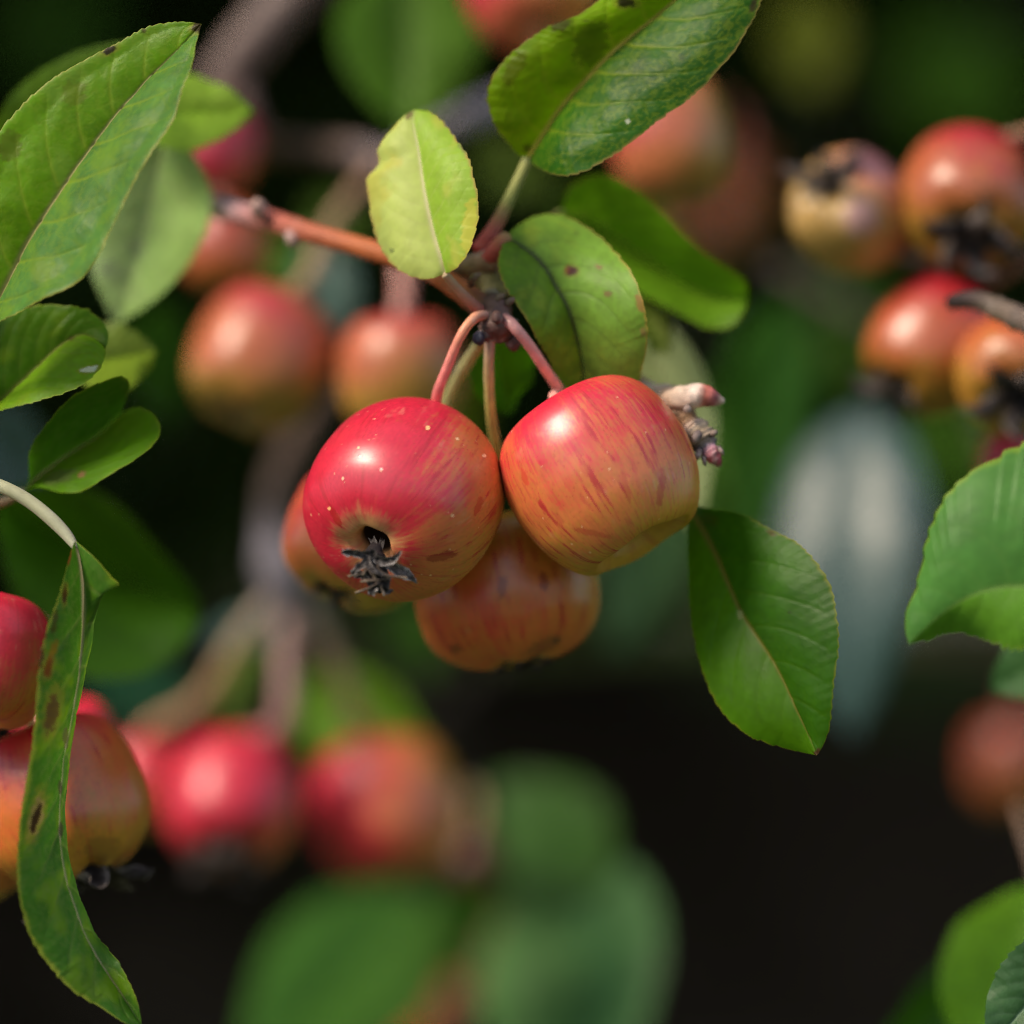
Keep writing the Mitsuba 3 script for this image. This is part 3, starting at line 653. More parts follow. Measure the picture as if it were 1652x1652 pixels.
auto_leaf(sp, (1020, 470, .045), (1080, 575, .042), 70, roll=25, fold=0.2, left=lin(95, 115, 35), right=lin(105, 120, 50), seed=42, label='small brown-spotted leaf tucked behind the purple-spotted leaf', yellow=lin(90, 70, 45))

# ------------------------------------------------------------------ the leafy shoot at the left edge
ls = thing('leafy_shoot', 'leafy shoot entering from the left edge with folded, cupped and wilted leaves', 'shoot')
tube('stem', ls, [at(-220, 1000, .03), at(-150, 800, .015), at(-95, 640, .004), at(-70, 500, .000), at(-90, 300, .004), at(-120, 80, .012)], [q * pix(0) for q in (22, 20, 19, 17, 15, 12)], [(0, lin(110, 84, 74)), (1, lin(130, 90, 80))], n=90, sides=16, bump=0.12, bump_scale=500, seed=51)
hero_leaf(ls,
    [(-58, 440, -.007), (-45, 330, -.008), (0, 225, -.008), (38, 179, -.008), (81, 139, -.008), (125, 110, -.008), (170, 84, -.008), (234, 50, -.009), (278, 38, -.010), (303, 36, -.011)],
    [(-48, 542, -.006), (-22, 512, -.007), (0, 481, -.008), (40, 400, -.009), (78, 339, -.010), (120, 275, -.010), (163, 217, -.010), (200, 170, -.010), (237, 129, -.010), (280, 88, -.011), (325, 39, -.012)],
    [(-30, 540, -.008), (0, 521, -.012), (40, 503, -.015), (85, 481, -.018), (136, 458, -.019), (165, 420, -.020), (180, 390, -.020), (220, 305, -.020), (255, 245, -.020), (285, 203, -.019), (297, 160, -.018), (308, 122, -.017), (318, 75, -.014)],
    lin(98, 148, 0), lin(84, 132, 58), lin(150, 148, 90), rim=lin(165, 165, 70), veinc=lin(135, 160, 40), mottle=0.28, seed=53, net=0.5, vein=0.55, nt=210, ns=64, rimw=0.03, label='large folded green leaf at upper left with a browned tip', yellow=lin(110, 150, 45),
    spots=[(178, 80, 13, 6, -30, lin(40, 28, 18), .95), (318, 44, 9, 10, 20, lin(50, 32, 22), .9), (15, 235, 20, 26, 0, lin(85, 80, 25), .5), (120, 150, 22, 20, 0, lin(95, 90, 20), .4), (60, 430, 14, 20, 0, lin(110, 140, 50), .4), (284, 203, 4, 5, 0, lin(90, 70, 50), .8), (232, 50, 5, 4, 0, lin(70, 50, 25), .8)],
    surf=dict(bulge=0.09, nveins=8, relief=0.00026, edge_curl=0.10), petiole=([(-48, 542, -.006), (-65, 570, -.002), (-85, 600, .002)], [9, 9, 10], [(0, lin(150, 150, 110)), (1, lin(140, 110, 80))]))
auto_leaf(ls, (268, 200, .042), (190, 522, .048), 215, roll=-14, fold=0.10, bend=0.05, left=lin(160, 196, 120), right=lin(165, 205, 112), ribc=lin(190, 210, 150), seed=55, label='pale grey-green leaf hanging behind the large folded leaf', yellow=lin(110, 125, 100), nt=80, ns=24, shape=0.8, petiole=(200, 110, .03))
auto_leaf(ls, (190, 180, .036), (408, 178, .040), 135, roll=12, fold=0.12, bend=0.05, left=lin(128, 168, 45), right=lin(140, 178, 55), seed=56, label='light green leaf tip showing right of the large folded leaf', nt=70, ns=20, shape=0.95)
auto_leaf(ls, (-20, 290, .035), (220, 70, .035), 150, roll=-10, fold=0.1, left=lin(85, 120, 20), right=lin(85, 120, 20), seed=57, label='yellow-green leaf showing as a strip above the large folded leaf')
hero_leaf(ls,
    [(-30, 600, .003), (-5, 530, .004), (30, 500, .004), (75, 490, .004), (125, 494, .003), (158, 510, .003), (174, 532, .002), (174, 552, .000)],
    [(-30, 676, .004), (0, 650, .004), (24, 626, .004), (68, 585, .004), (105, 552, .003), (140, 540, .002), (170, 564, .000)],
    [(0, 662, -.001), (34, 653, -.003), (85, 640, -.005), (120, 629, -.006), (146, 612, -.006), (163, 592, -.005), (170, 575, -.003)],
    lin(70, 115, 8), lin(108, 155, 20), lin(120, 130, 55), rim=lin(160, 180, 60), mottle=0.22, seed=58, net=0.3, vein=0.25, nt=110, ns=36, rimw=0.035, label='green leaf with a white fleck under the large folded leaf', yellow=lin(120, 155, 20),
    spots=[(145, 596, 13, 5, -10, lin(215, 225, 205), .9), (115, 546, 6, 4, 0, lin(80, 70, 30), .7)], surf=dict(bulge=0.08), petiole=([(-30, 676, .004), (-60, 690, .006), (-105, 700, .008)], [8, 8, 9], [(0, lin(140, 145, 90)), (1, lin(130, 100, 80))]))
auto_leaf(ls, (110, 590, .030), (252, 566, .034), 125, roll=10, fold=0.15, left=lin(130, 160, 40), right=lin(125, 150, 60), seed=59, label='yellow-green blurred leaf tip behind the white-flecked leaf')
hero_leaf(ls,
    [(47, 770, .008), (47, 731, .004), (68, 694, .001), (112, 643, -.001), (163, 616, -.001), (198, 609, .000), (208, 628, .004), (200, 652, .009)],
    [(36, 794, .012), (58, 772, .012), (85, 751, .012), (115, 730, .012), (146, 711, .013), (172, 690, .014), (196, 668, .015)],
    [(60, 786, .008), (95, 794, .004), (129, 794, .002), (152, 782, .000), (203, 751, -.002), (250, 714, -.002), (258, 690, .000), (244, 664, .004), (220, 657, .009)],
    lin(62, 112, 10), lin(84, 134, 14), lin(118, 124, 80), rim=lin(120, 145, 35), mottle=0.25, seed=60, net=0.25, vein=0.2, nt=110, ns=36, label='small cupped green leaf with a brown speck below the white-flecked leaf', spots=[(132, 766, 7, 5, -25, lin(150, 115, 80), .9), (95, 770, 28, 12, -20, lin(100, 105, 70), .5)],
    surf=dict(bulge=0.06), petiole=([(38, 792, .012), (10, 808, .013), (-20, 815, .014), (-120, 800, .014)], [6, 8, 8, 9], [(0, lin(120, 120, 85)), (0.4, lin(130, 95, 80)), (1, lin(130, 90, 80))]))
hero_leaf(ls,
    [(0, 880, .070), (40, 1000, .072), (90, 1072, .074), (170, 1096, .075), (240, 1085, .076), (295, 1045, .078)],
    [(-10, 800, .075), (60, 840, .080), (140, 890, .084), (220, 940, .086), (322, 992, .082)],
    [(40, 785, .070), (110, 780, .068), (175, 805, .068), (235, 862, .070), (285, 920, .074), (315, 960, .078)],
    lin(56, 104, 8), lin(50, 92, 10), lin(70, 110, 20), rim=lin(75, 110, 10), mottle=0.3, seed=61, nt=90, ns=26, label='large dark green leaf behind the wilted leaf, blurred', surf=dict(bulge=0.08), bsdf='leaf_blade', petiole=([(-10, 800, .075), (-60, 780, .05), (-140, 770, .014)], [7, 7, 8], [(0, lin(90, 110, 60)), (1, lin(110, 90, 70))]))
# the wilted, folded leaf
hero_leaf(ls,
    [(113, 893, -.016), (98, 950, -.019), (86, 985, -.020), (72, 1022, -.021), (63, 1073, -.022), (59, 1109, -.022), (58, 1151, -.022), (49, 1228, -.022), (36, 1305, -.022), (27, 1372, -.022), (31, 1445, -.022), (46, 1507, -.021), (77, 1558, -.020), (113, 1597, -.019), (165, 1627, -.017), (206, 1652, -.016)],
    [(121, 872, -.013), (128, 900, -.013), (134, 955, -.013), (131, 1058, -.013), (124, 1120, -.013), (108, 1192, -.013), (99, 1264, -.013), (95, 1341, -.014), (106, 1408, -.015), (122, 1465, -.015), (150, 1530, -.014), (190, 1595, -.013), (229, 1655, -.014)],
    [(135, 884, -.016), (160, 908, -.018), (184, 936, -.018), (192, 944, -.018), (185, 946, -.017), (160, 950, -.010), (128, 975, -.002), (110, 1060, .000), (95, 1150, .000), (85, 1260, .000), (88, 1350, -.002), (112, 1420, -.005), (150, 1500, -.008), (185, 1544, -.012), (204, 1575, -.014), (222, 1616, -.015)],
    lin(64, 116, 26), lin(70, 118, 36), lin(160, 158, 120), rim=lin(165, 175, 60), veinc=lin(120, 140, 70), mottle=0.25, seed=63, net=0.5, vein=0.4, nt=260, ns=40, rimw=0.08, label='wilted dark green leaf folded along its midrib with rusty spots and a brown hole', yellow=lin(110, 150, 20),
    spots=[(58, 1318, 10, 34, 14, lin(150, 130, 90), .9), (58, 1320, 6, 27, 14, lin(48, 30, 16), .95), (78, 1078, 7, 17, 15, lin(120, 62, 18), .9), (85, 1050, 6, 18, 20, lin(140, 92, 25), .6), (84, 1150, 11, 32, 10, lin(92, 66, 38), .85), (104, 960, 4, 16, 5, lin(70, 45, 20), .9), (88, 1005, 5, 22, 10, lin(75, 62, 22), .7), (66, 1060, 5, 18, 8, lin(80, 40, 22), .85), (72, 1022, 4, 8, 8, lin(110, 50, 30), .8), (112, 900, 3, 12, 10, lin(140, 60, 35), .8), (106, 1190, 5, 16, 0, lin(90, 80, 55), .7), (97, 1270, 4, 10, 0, lin(70, 60, 45), .7), (98, 1340, 4, 12, 0, lin(70, 60, 45), .7)],
    surf=dict(bulge=0.10, nveins=11, relief=0.0003), petiole=([(122, 884, -.013), (110, 866, -.012), (80, 835, -.011), (40, 804, -.010), (0, 784, -.009), (-60, 765, -.004), (-125, 745, .006)], [5, 9, 11, 11, 11, 12, 13], [(0, lin(165, 165, 140)), (0.3, lin(160, 160, 130)), (0.7, lin(150, 150, 118)), (1, lin(130, 110, 85))]))
auto_leaf(ls, (-40, 650, .14), (60, 830, .15), 150, roll=20, left=lin(52, 92, 76), right=lin(52, 92, 76), seed=66, label='bluish green blurred leaf behind the cupped leaf', bsdf='leaf_waxy')

GL = 'apples hanging at the left edge'
apple('crab_apple', 'red crab apple cut by the left edge beside the wilted leaf', -32, 1064, 119, .004, (-0.1, -0.2, -0.97), tall=0.98, blush=(-0.3, -0.3, 0.9), amount=0.84, res=(200, 260), seed=71, streak=0.7, group=GL, calyx=0.5, olive=0.1,
      stalk=([(-100, 760, .012), (-80, 830, .008), (-50, 900, .006)], [9, 9, 9], [(0, ST_RED), (1, ST_PINK)]))
apple('crab_apple', 'yellow crab apple with fine red streaks behind the wilted leaf, brown calyx below', 98, 1292, 138, .016, (0.38, -0.18, -0.9), tall=0.98, blush=(-0.5, -0.2, 0.9), amount=0.42, res=(200, 260), seed=72, prof=EYE, lump=0.012, rgb=(0.95, 0.76, 0.56), streak=0.8, group=GL, calyx=2.2, olive=0.3, ribs=0.03,
      stalk=([(-110, 900, .03), (-40, 1060, .03), (50, 1120, .024)], [9, 9, 9], [(0, ST_YEL), (1, ST_YEL)]), spots=[(165, 1370, 34, 22, -10, lin(110, 80, 40), .45)])
apple('crab_apple', 'yellow-orange crab apple at the left edge, left of the wilted leaf', -24, 1330, 128, .030, (0.35, -0.1, -0.93), blush=(0.3, -0.4, 0.6), amount=0.38, res=(130, 170), seed=73, streak=0.5, rgb=(0.85, 0.75, 0.6), group=GL, olive=0.4, speck=0.3,
      stalk=([(-160, 960, .05), (-90, 1120, .05)], [9, 9], [(0, ST_YEL), (1, ST_YEL)]))
apple('crab_apple', 'red crab apple peeping out above the yellow streaked one', 108, 1206, 84, .060, (0.1, 0.2, -0.95), amount=0.75, res=(70, 90), seed=74, group=GL,
      stalk=([(60, 1000, .06), (90, 1080, .06)], [9, 9], [(0, ST_RED), (1, ST_RED)]))

# ------------------------------------------------------------------ blurred fruit and wood behind
bt = thing('background_branch', 'thick grey-brown branch crossing the blurred upper left behind the leaves', 'branch')
GB = lin(104, 88, 84)
tube('stem', bt, [at(600, -160, .17), at(500, -40, .17), at(425, 45, .17), at(360, 130, .17), at(322, 215, .18), at(330, 330, .19)], [q * pix(.17) for q in (44, 42, 40, 36, 32, 28)], [(0, GB), (0.6, GB), (1, lin(110, 86, 80))], n=70, sides=20, bump=0.12, bump_scale=150, scale=200, spot=0.06, seed=81)
tube('side_twig', bt, [at(372, 130, .17), at(405, 205, .17), at(440, 236, .18), at(510, 240, .18), at(575, 245, .17), at(625, 262, .16)], [q * pix(.17) for q in (26, 24, 21, 18, 20, 18)], [(0, lin(112, 92, 90)), (0.4, lin(84, 66, 48)), (0.8, lin(96, 82, 80)), (1, lin(120, 112, 120))], n=70, sides=16, bump=0.15, bump_scale=200, scale=250, spot=0.06, seed=82)
tube('side_twig', bt, [at(625, 262, .16), at(700, 215, .17), at(765, 185, .17), at(840, 150, .18)], [q * pix(.17) for q in (16, 17, 22, 18)], [(0, lin(110, 100, 105)), (0.6, lin(150, 145, 160)), (1, lin(110, 100, 105))], n=50, sides=16, bump=0.15, bump_scale=200, scale=250, spot=0.06, seed=83)
auto_leaf(bt, (660, -70, .16), (655, 212, .15), 235, roll=12, left=lin(74, 118, 18), right=lin(84, 124, 30), ribc=lin(92, 130, 40), seed=84, label='broad green leaf hanging at top centre, blurred', shape=0.9)
auto_leaf(bt, (520, 385, .19), (545, 540, .17), 100, roll=20, left=lin(128, 160, 118), right=lin(128, 160, 118), seed=85, label='grey-green leaf between the two blurred apples', bsdf='leaf_waxy')
auto_leaf(bt, (560, 400, .23), (390, 445, .22), 100, roll=-20, left=lin(84, 130, 40), right=lin(90, 130, 50), seed=86)
auto_leaf(bt, (760, 240, .20), (900, 310, .20), 110, roll=15, left=lin(84, 104, 26), right=lin(84, 104, 26), seed=87)
auto_leaf(bt, (500, 320, .21), (590, 390, .21), 90, roll=15, left=lin(72, 100, 24), right=lin(72, 100, 24), seed=88)
auto_leaf(bt, (250, 480, .21), (270, 690, .22), 110, roll=20, left=lin(50, 92, 20), right=lin(50, 92, 20), seed=89)
auto_leaf(bt, (720, 560, .20), (765, 730, .21), 90, roll=10, left=lin(92, 110, 14), right=lin(92, 110, 14), seed=90)

GB1 = 'blurred apples behind the twig'
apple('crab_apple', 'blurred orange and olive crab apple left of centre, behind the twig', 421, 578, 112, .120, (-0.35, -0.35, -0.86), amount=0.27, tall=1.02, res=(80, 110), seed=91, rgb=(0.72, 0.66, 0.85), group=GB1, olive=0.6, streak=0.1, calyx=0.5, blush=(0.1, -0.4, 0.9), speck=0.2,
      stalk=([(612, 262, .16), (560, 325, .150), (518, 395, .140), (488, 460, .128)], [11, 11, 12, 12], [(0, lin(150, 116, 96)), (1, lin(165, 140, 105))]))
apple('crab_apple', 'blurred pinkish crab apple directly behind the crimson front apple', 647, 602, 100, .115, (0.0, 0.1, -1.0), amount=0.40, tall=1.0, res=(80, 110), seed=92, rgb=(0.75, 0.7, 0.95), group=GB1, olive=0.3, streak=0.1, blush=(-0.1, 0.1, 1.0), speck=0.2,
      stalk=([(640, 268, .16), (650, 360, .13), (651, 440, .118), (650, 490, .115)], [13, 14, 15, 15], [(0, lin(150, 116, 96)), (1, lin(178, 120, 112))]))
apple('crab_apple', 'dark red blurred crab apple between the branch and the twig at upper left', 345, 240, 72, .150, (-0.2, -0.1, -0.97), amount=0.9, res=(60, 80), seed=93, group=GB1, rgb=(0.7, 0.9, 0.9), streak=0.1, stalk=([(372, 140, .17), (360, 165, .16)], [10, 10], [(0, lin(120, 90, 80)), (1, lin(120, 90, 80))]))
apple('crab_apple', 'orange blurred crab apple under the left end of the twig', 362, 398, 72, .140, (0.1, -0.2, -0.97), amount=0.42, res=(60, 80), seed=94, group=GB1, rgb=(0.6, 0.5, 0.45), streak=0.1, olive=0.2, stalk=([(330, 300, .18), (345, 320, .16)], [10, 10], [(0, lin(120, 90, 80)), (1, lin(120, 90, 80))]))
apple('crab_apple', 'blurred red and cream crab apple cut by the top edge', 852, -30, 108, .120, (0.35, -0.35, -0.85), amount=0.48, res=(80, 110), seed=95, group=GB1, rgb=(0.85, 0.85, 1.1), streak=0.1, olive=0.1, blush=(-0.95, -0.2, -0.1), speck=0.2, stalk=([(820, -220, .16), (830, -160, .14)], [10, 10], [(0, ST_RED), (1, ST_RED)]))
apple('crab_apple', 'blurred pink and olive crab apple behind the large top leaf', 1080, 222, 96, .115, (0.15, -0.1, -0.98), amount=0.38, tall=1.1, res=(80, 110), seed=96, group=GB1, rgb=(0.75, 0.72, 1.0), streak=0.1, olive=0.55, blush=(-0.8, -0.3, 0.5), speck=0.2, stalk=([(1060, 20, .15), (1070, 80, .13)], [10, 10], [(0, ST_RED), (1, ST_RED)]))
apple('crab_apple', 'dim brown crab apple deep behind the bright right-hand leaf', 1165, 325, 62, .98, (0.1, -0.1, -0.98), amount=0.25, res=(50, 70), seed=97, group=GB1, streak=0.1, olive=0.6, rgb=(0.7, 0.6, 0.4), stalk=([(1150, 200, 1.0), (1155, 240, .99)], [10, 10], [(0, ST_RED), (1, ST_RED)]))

fs = thing('background_spur', 'blurred grey spur in the lower left carrying three hanging red apples', 'spur')
tube('stem', fs, [at(540, 600, .23), at(490, 690, .21), at(452, 770, .195), at(436, 850, .185), at(450, 920, .18), at(466, 985, .18)], [q * pix(.19) for q in (17, 21, 23, 18, 34, 24)], [(0, lin(78, 60, 52)), (0.4, lin(82, 66, 56)), (0.7, lin(50, 40, 36)), (0.82, lin(112, 108, 118)), (1, lin(96, 90, 98))], n=90, sides=22, bump=0.18, bump_scale=140, scale=200, spot=0.06, seed=101, rings=0.15)
auto_leaf(fs, (425, 995, .20), (355, 1200, .20), 75, roll=35, fold=0.4, left=lin(124, 160, 66), right=lin(130, 165, 80), seed=102, label='narrow light green leaf hanging left of the grey spur')
auto_leaf(fs, (440, 985, .20), (330, 1045, .18), 75, roll=-35, left=lin(120, 150, 130), right=lin(125, 155, 135), seed=103, bsdf='leaf_waxy', label='pale bluish leaf catching light beside the grey spur')
auto_leaf(fs, (475, 1130, .235), (690, 1205, .22), 165, roll=-8, left=lin(92, 138, 14), right=lin(96, 142, 16), seed=104, label='green leaf behind the stalks of the grey spur', shape=0.75)
auto_leaf(fs, (120, 1080, .25), (320, 1130, .25), 120, roll=10, left=lin(30, 76, 50), right=lin(30, 76, 50), seed=105)
GS = 'three blurred red apples hanging from the grey spur'
SC = [(0, lin(165, 150, 140)), (0.3, lin(168, 140, 105)), (1, lin(178, 138, 105))]
apple('crab_apple', 'blurred coral red crab apple, leftmost of the three below the grey spur', 232, 1264, 74, .190, (0.0, -0.2, -0.97), amount=0.62, res=(70, 90), seed=106, group=GS, streak=0.1, olive=0.3, stalk=([(440, 965, .18), (380, 1040, .18), (310, 1140, .185)], [12, 12, 12], SC))
apple('crab_apple', 'blurred bright red crab apple in the middle of the three below the grey spur', 374, 1290, 104, .170, (0.0, -0.6, -0.8), amount=0.86, res=(80, 110), seed=107, group=GS, streak=0.1, olive=0.1, calyx=1.9, stalk=([(468, 985, .18), (462, 1080, .175), (445, 1180, .172)], [17, 17, 18], [(0, lin(140, 110, 105)), (1, lin(150, 100, 95))]))
apple('crab_apple', 'blurred crab apple with red cheek and orange side, rightmost below the grey spur', 620, 1302, 119, .195, (0.15, -0.2, -0.95), amount=0.60, res=(80, 110), seed=108, group=GS, rgb=(0.9, 0.85, 0.85), streak=0.1, olive=0.4, blush=(-0.95, -0.4, -0.1), stalk=([(490, 975, .18), (535, 1060, .185), (580, 1160, .19)], [15, 15, 15], SC))
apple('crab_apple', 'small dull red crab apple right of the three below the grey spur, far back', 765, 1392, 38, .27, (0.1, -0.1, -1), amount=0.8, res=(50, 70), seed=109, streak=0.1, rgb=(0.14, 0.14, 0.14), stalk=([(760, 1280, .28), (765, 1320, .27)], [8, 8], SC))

lb = thing('lower_shoot', 'shoot with broad blurred green leaves at the bottom centre', 'shoot')
tube('stem', lb, [at(745, 1950, .30), at(735, 1800, .28), at(755, 1650, .27), at(800, 1500, .27), at(850, 1400, .28)], [q * pix(.27) for q in (14, 13, 12, 10, 8)], [(0, lin(110, 70, 50)), (1, lin(100, 84, 50))], n=50, sides=12, bump=0.1, bump_scale=200, scale=200, seed=111)
auto_leaf(lb, (975, 1420, .24), (790, 1260, .28), 190, roll=-5, left=lin(54, 92, 32), right=lin(58, 96, 40), seed=112, label='rounded blurred leaf, uppermost of those at bottom centre', shape=0.8)
auto_leaf(lb, (890, 1385, .26), (960, 1800, .20), 350, roll=-25, left=lin(76, 120, 60), right=lin(72, 116, 66), ribc=lin(84, 126, 68), seed=113, label='largest blurred leaf at the bottom, right of centre', shape=0.8, bsdf='leaf_blade')
auto_leaf(lb, (690, 1445, .28), (400, 1730, .23), 270, roll=-20, left=lin(72, 122, 44), right=lin(68, 112, 38), seed=114, label='slanting blurred leaf at the bottom, left of centre', shape=0.8)
apple('crab_apple', 'brown-orange crab apple between the two lowest blurred leaves', 695, 1640, 70, .30, (0, -0.1, -1), amount=0.30, res=(50, 70), seed=115, streak=0.1, olive=0.6, rgb=(0.7, 0.7, 0.7), stalk=([(740, 1500, .3), (720, 1540, .3)], [8, 8], SC))
auto_leaf(lb, (760, 1340, .30), (770, 1620, .30), 110, roll=30, left=lin(60, 110, 12), right=lin(60, 110, 12), seed=116)

# ------------------------------------------------------------------ right side
rs = thing('right_shoot', 'shoot beyond the right edge with a toothed leaf and a bare dark twig end', 'shoot')
tube('stem', rs, [at(1950, 300, .04), at(1860, 500, .02), at(1800, 700, .00), at(1790, 950, -.005), at(1830, 1250, .01)], [q * pix(0) for q in (20, 18, 17, 16, 15)], [(0, lin(110, 84, 74)), (1, lin(120, 90, 78))], n=60, sides=14, bump=0.12, bump_scale=400, seed=121)
tube('side_twig', rs, [at(1810, 600, .005), at(1740, 555, .010), at(1680, 525, .018), at(1640, 512, .022), at(1600, 494, .026), at(1565, 485, .028), at(1530, 488, .029)], [q * pix(.02) for q in (18, 17, 17, 19, 16, 15, 12)], [(0, lin(86, 70, 66)), (0.45, lin(90, 76, 74)), (0.78, lin(120, 104, 90)), (0.9, lin(84, 66, 62)), (1, lin(50, 36, 34))], n=90, sides=18, bump=0.18, bump_scale=400, rings=0.25, spot=0.4, seed=122, label='bare dark twig end in front of the orange apples')
hero_leaf(rs,
    [(1660, 1046, -.030), (1622, 1046, -.028), (1589, 1034, -.024), (1545, 1021, -.021), (1498, 1032, -.022)],
    [(1760, 960, -.030), (1700, 950, -.030), (1640, 945, -.029), (1580, 955, -.028), (1520, 990, -.026), (1466, 1040, -.024)],
    [(1745, 760, -.026), (1690, 712, -.024), (1652, 716, -.023), (1610, 736, -.023), (1571, 759, -.023), (1538, 786, -.023), (1513, 822, -.023), (1494, 875, -.023), (1478, 945, -.023), (1460, 1000, -.023)],
    lin(96, 150, 40), lin(80, 136, 58), lin(110, 150, 70), rim=lin(140, 170, 50), mottle=0.2, seed=124, net=0.2, vein=0.2, nt=150, ns=44, rimw=0.05, label='toothed bright green leaf at the right edge with a pale turned-up tip',
    surf=dict(bulge=0.10, teeth=0.0011, nveins=7, relief=0.00012), petiole=([(1758, 960, -.030), (1775, 962, -.02), (1795, 965, -.005)], [9, 9, 10], [(0, lin(150, 150, 90)), (1, lin(140, 110, 80))]))
auto_leaf(rs, (1770, 1010, .035), (1600, 1112, .045), 140, roll=-20, left=lin(84, 130, 72), right=lin(90, 134, 80), seed=125, label='blurred leaf tip below the toothed leaf', petiole=(1795, 980, .0))
GR = 'apples clustered at the right edge'
CK = [(0, lin(120, 84, 66)), (1, lin(140, 96, 76))]
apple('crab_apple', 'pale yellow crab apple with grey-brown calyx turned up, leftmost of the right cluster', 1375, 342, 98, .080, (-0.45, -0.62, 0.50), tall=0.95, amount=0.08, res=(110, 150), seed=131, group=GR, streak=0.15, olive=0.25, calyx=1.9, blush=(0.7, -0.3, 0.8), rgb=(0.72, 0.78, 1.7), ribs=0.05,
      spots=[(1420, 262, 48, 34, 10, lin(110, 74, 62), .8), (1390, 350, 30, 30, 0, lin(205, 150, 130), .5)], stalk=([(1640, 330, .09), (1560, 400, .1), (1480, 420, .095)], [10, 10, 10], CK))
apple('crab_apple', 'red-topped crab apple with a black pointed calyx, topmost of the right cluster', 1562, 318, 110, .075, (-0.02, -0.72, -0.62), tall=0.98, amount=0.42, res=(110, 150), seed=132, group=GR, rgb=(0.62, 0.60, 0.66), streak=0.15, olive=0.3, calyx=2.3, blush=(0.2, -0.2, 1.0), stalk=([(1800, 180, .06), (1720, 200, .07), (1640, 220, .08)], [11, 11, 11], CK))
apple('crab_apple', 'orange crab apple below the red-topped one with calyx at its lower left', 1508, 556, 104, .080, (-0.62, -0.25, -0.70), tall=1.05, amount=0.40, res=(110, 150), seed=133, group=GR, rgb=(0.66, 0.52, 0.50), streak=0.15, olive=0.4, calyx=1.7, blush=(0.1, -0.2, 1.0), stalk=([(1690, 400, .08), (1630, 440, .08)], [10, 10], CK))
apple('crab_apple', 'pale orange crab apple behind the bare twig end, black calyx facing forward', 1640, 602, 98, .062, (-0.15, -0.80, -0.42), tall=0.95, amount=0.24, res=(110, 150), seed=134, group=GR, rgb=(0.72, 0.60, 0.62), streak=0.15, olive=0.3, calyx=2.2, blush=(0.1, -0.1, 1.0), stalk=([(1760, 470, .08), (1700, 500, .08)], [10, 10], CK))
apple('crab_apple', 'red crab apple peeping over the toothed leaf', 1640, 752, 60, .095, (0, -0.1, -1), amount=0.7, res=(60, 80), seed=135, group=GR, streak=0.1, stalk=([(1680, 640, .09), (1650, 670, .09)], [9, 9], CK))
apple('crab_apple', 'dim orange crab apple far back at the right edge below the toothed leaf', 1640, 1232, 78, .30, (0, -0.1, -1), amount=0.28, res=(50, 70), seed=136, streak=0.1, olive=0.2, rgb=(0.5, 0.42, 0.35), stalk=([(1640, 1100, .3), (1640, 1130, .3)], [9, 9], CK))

rb = thing('right_background_branch', 'leafy branch in the blur behind the right side with a pale shining leaf', 'branch')
tube('stem', rb, [at(1900, 1500, .30), at(1750, 1300, .29), at(1560, 620, .28), at(1400, 520, .26), at(1250, 430, .26)], [q * pix(.27) for q in (22, 20, 14, 12, 9)], [(0, lin(90, 76, 70)), (1, lin(90, 76, 70))], n=70, sides=14, bump=0.12, bump_scale=150, scale=200, seed=141)
auto_leaf(rb, (1392, 655, .213), (1380, 1190, .194), 250, roll=-20, fold=0.0, bend=-0.11, left=lin(60, 92, 84), right=lin(60, 92, 84), ribc=lin(80, 110, 90), seed=142, bsdf='leaf_waxy', label='long bluish leaf whose upper half shines pale in the sky light', shape=0.75)
auto_leaf(rb, (1255, 480, .24), (1205, 905, .25), 160, roll=-10, left=lin(52, 100, 24), right=lin(58, 106, 40), seed=143, label='long green blurred leaf hanging behind the budded spur')
auto_leaf(rb, (1095, 770, .26), (990, 1050, .25), 160, roll=15, left=lin(78, 112, 70), right=lin(70, 104, 60), seed=144, label='grey-green blurred leaf below the right front apple')
auto_leaf(rb, (1380, 430, .34), (1290, 520, .34), 110, roll=0, left=lin(40, 80, 14), right=lin(40, 80, 14), seed=145)
auto_leaf(rb, (1290, -20, .42), (1320, 150, .42), 120, roll=-30, left=lin(90, 100, 14), right=lin(90, 100, 14), seed=146, label='olive leaf faintly visible at upper right')
auto_leaf(rb, (660, 960, .30), (690, 1090, .30), 120, roll=15, left=lin(60, 98, 26), right=lin(60, 98, 26), seed=147)

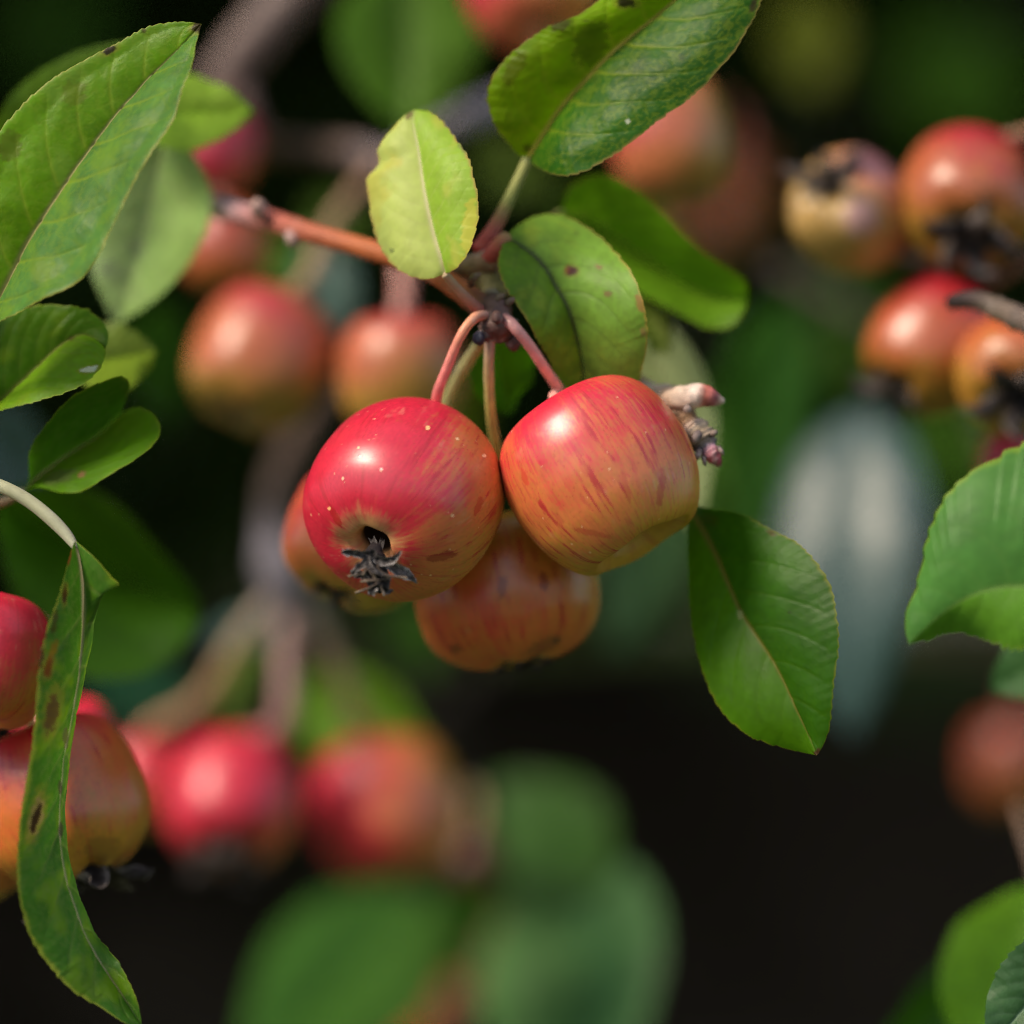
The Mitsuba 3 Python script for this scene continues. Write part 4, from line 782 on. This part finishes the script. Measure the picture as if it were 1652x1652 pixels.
ib = thing('inner_branch', 'dim leafy branch deep in the shade behind everything else', 'branch')
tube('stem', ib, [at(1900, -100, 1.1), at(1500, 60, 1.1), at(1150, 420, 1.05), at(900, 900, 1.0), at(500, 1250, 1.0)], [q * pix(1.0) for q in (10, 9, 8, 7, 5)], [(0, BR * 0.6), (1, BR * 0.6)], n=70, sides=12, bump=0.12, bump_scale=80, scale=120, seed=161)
for k, (x0, y0, x1, y1, d_, w_) in enumerate([(1480, 20, 1560, 170, 1.05, 190), (1620, 60, 1500, 230, 1.0, 190), (1240, 540, 1280, 720, .55, 110), (1180, 640, 1150, 820, .62, 120), (1330, 460, 1420, 600, .95, 130), (60, -20, 130, 120, 1.1, 170), (960, 330, 1040, 470, .75, 120), (1560, 640, 1500, 790, .8, 110)]):
    auto_leaf(ib, (x0, y0, d_), (x1, y1, d_ - .03), w_, roll=(-1) ** k * 15, left=lin(70, 112, 28), right=lin(70, 112, 28), seed=170 + k, bsdf='leaf_blade', nt=30, ns=8)

cs = thing('corner_shoot', 'shoot with light and dark green leaves in the bottom right corner', 'shoot')
tube('stem', cs, [at(1760, 1900, .06), at(1730, 1700, .06), at(1700, 1540, .06), at(1672, 1420, .065), at(1640, 1300, .09)], [q * pix(.06) for q in (14, 13, 12, 10, 8)], [(0, lin(130, 110, 84)), (1, lin(140, 110, 90))], n=50, sides=12, bump=0.1, bump_scale=300, seed=151)
auto_leaf(cs, (1665, 1430, .080), (1560, 1710, .050), 205, roll=-32, left=lin(118, 172, 34), right=lin(132, 178, 66), seed=152, label='light green blurred leaf at lower right', nt=70, ns=20, shape=0.8)
auto_leaf(cs, (1600, 1560, .12), (1420, 1720, .11), 130, roll=15, left=lin(50, 96, 6), right=lin(50, 96, 6), seed=153, label='dark green blurred leaf left of the light one at lower right')
auto_leaf(cs, (1760, 1500, -.004), (1590, 1700, -.006), 150, roll=-10, left=lin(66, 106, 62), right=lin(60, 100, 56), ribc=lin(110, 140, 110), seed=154, label='sharp bluish green leaf cut by the bottom right corner', nt=110, ns=32, net=0.3, vein=0.3)
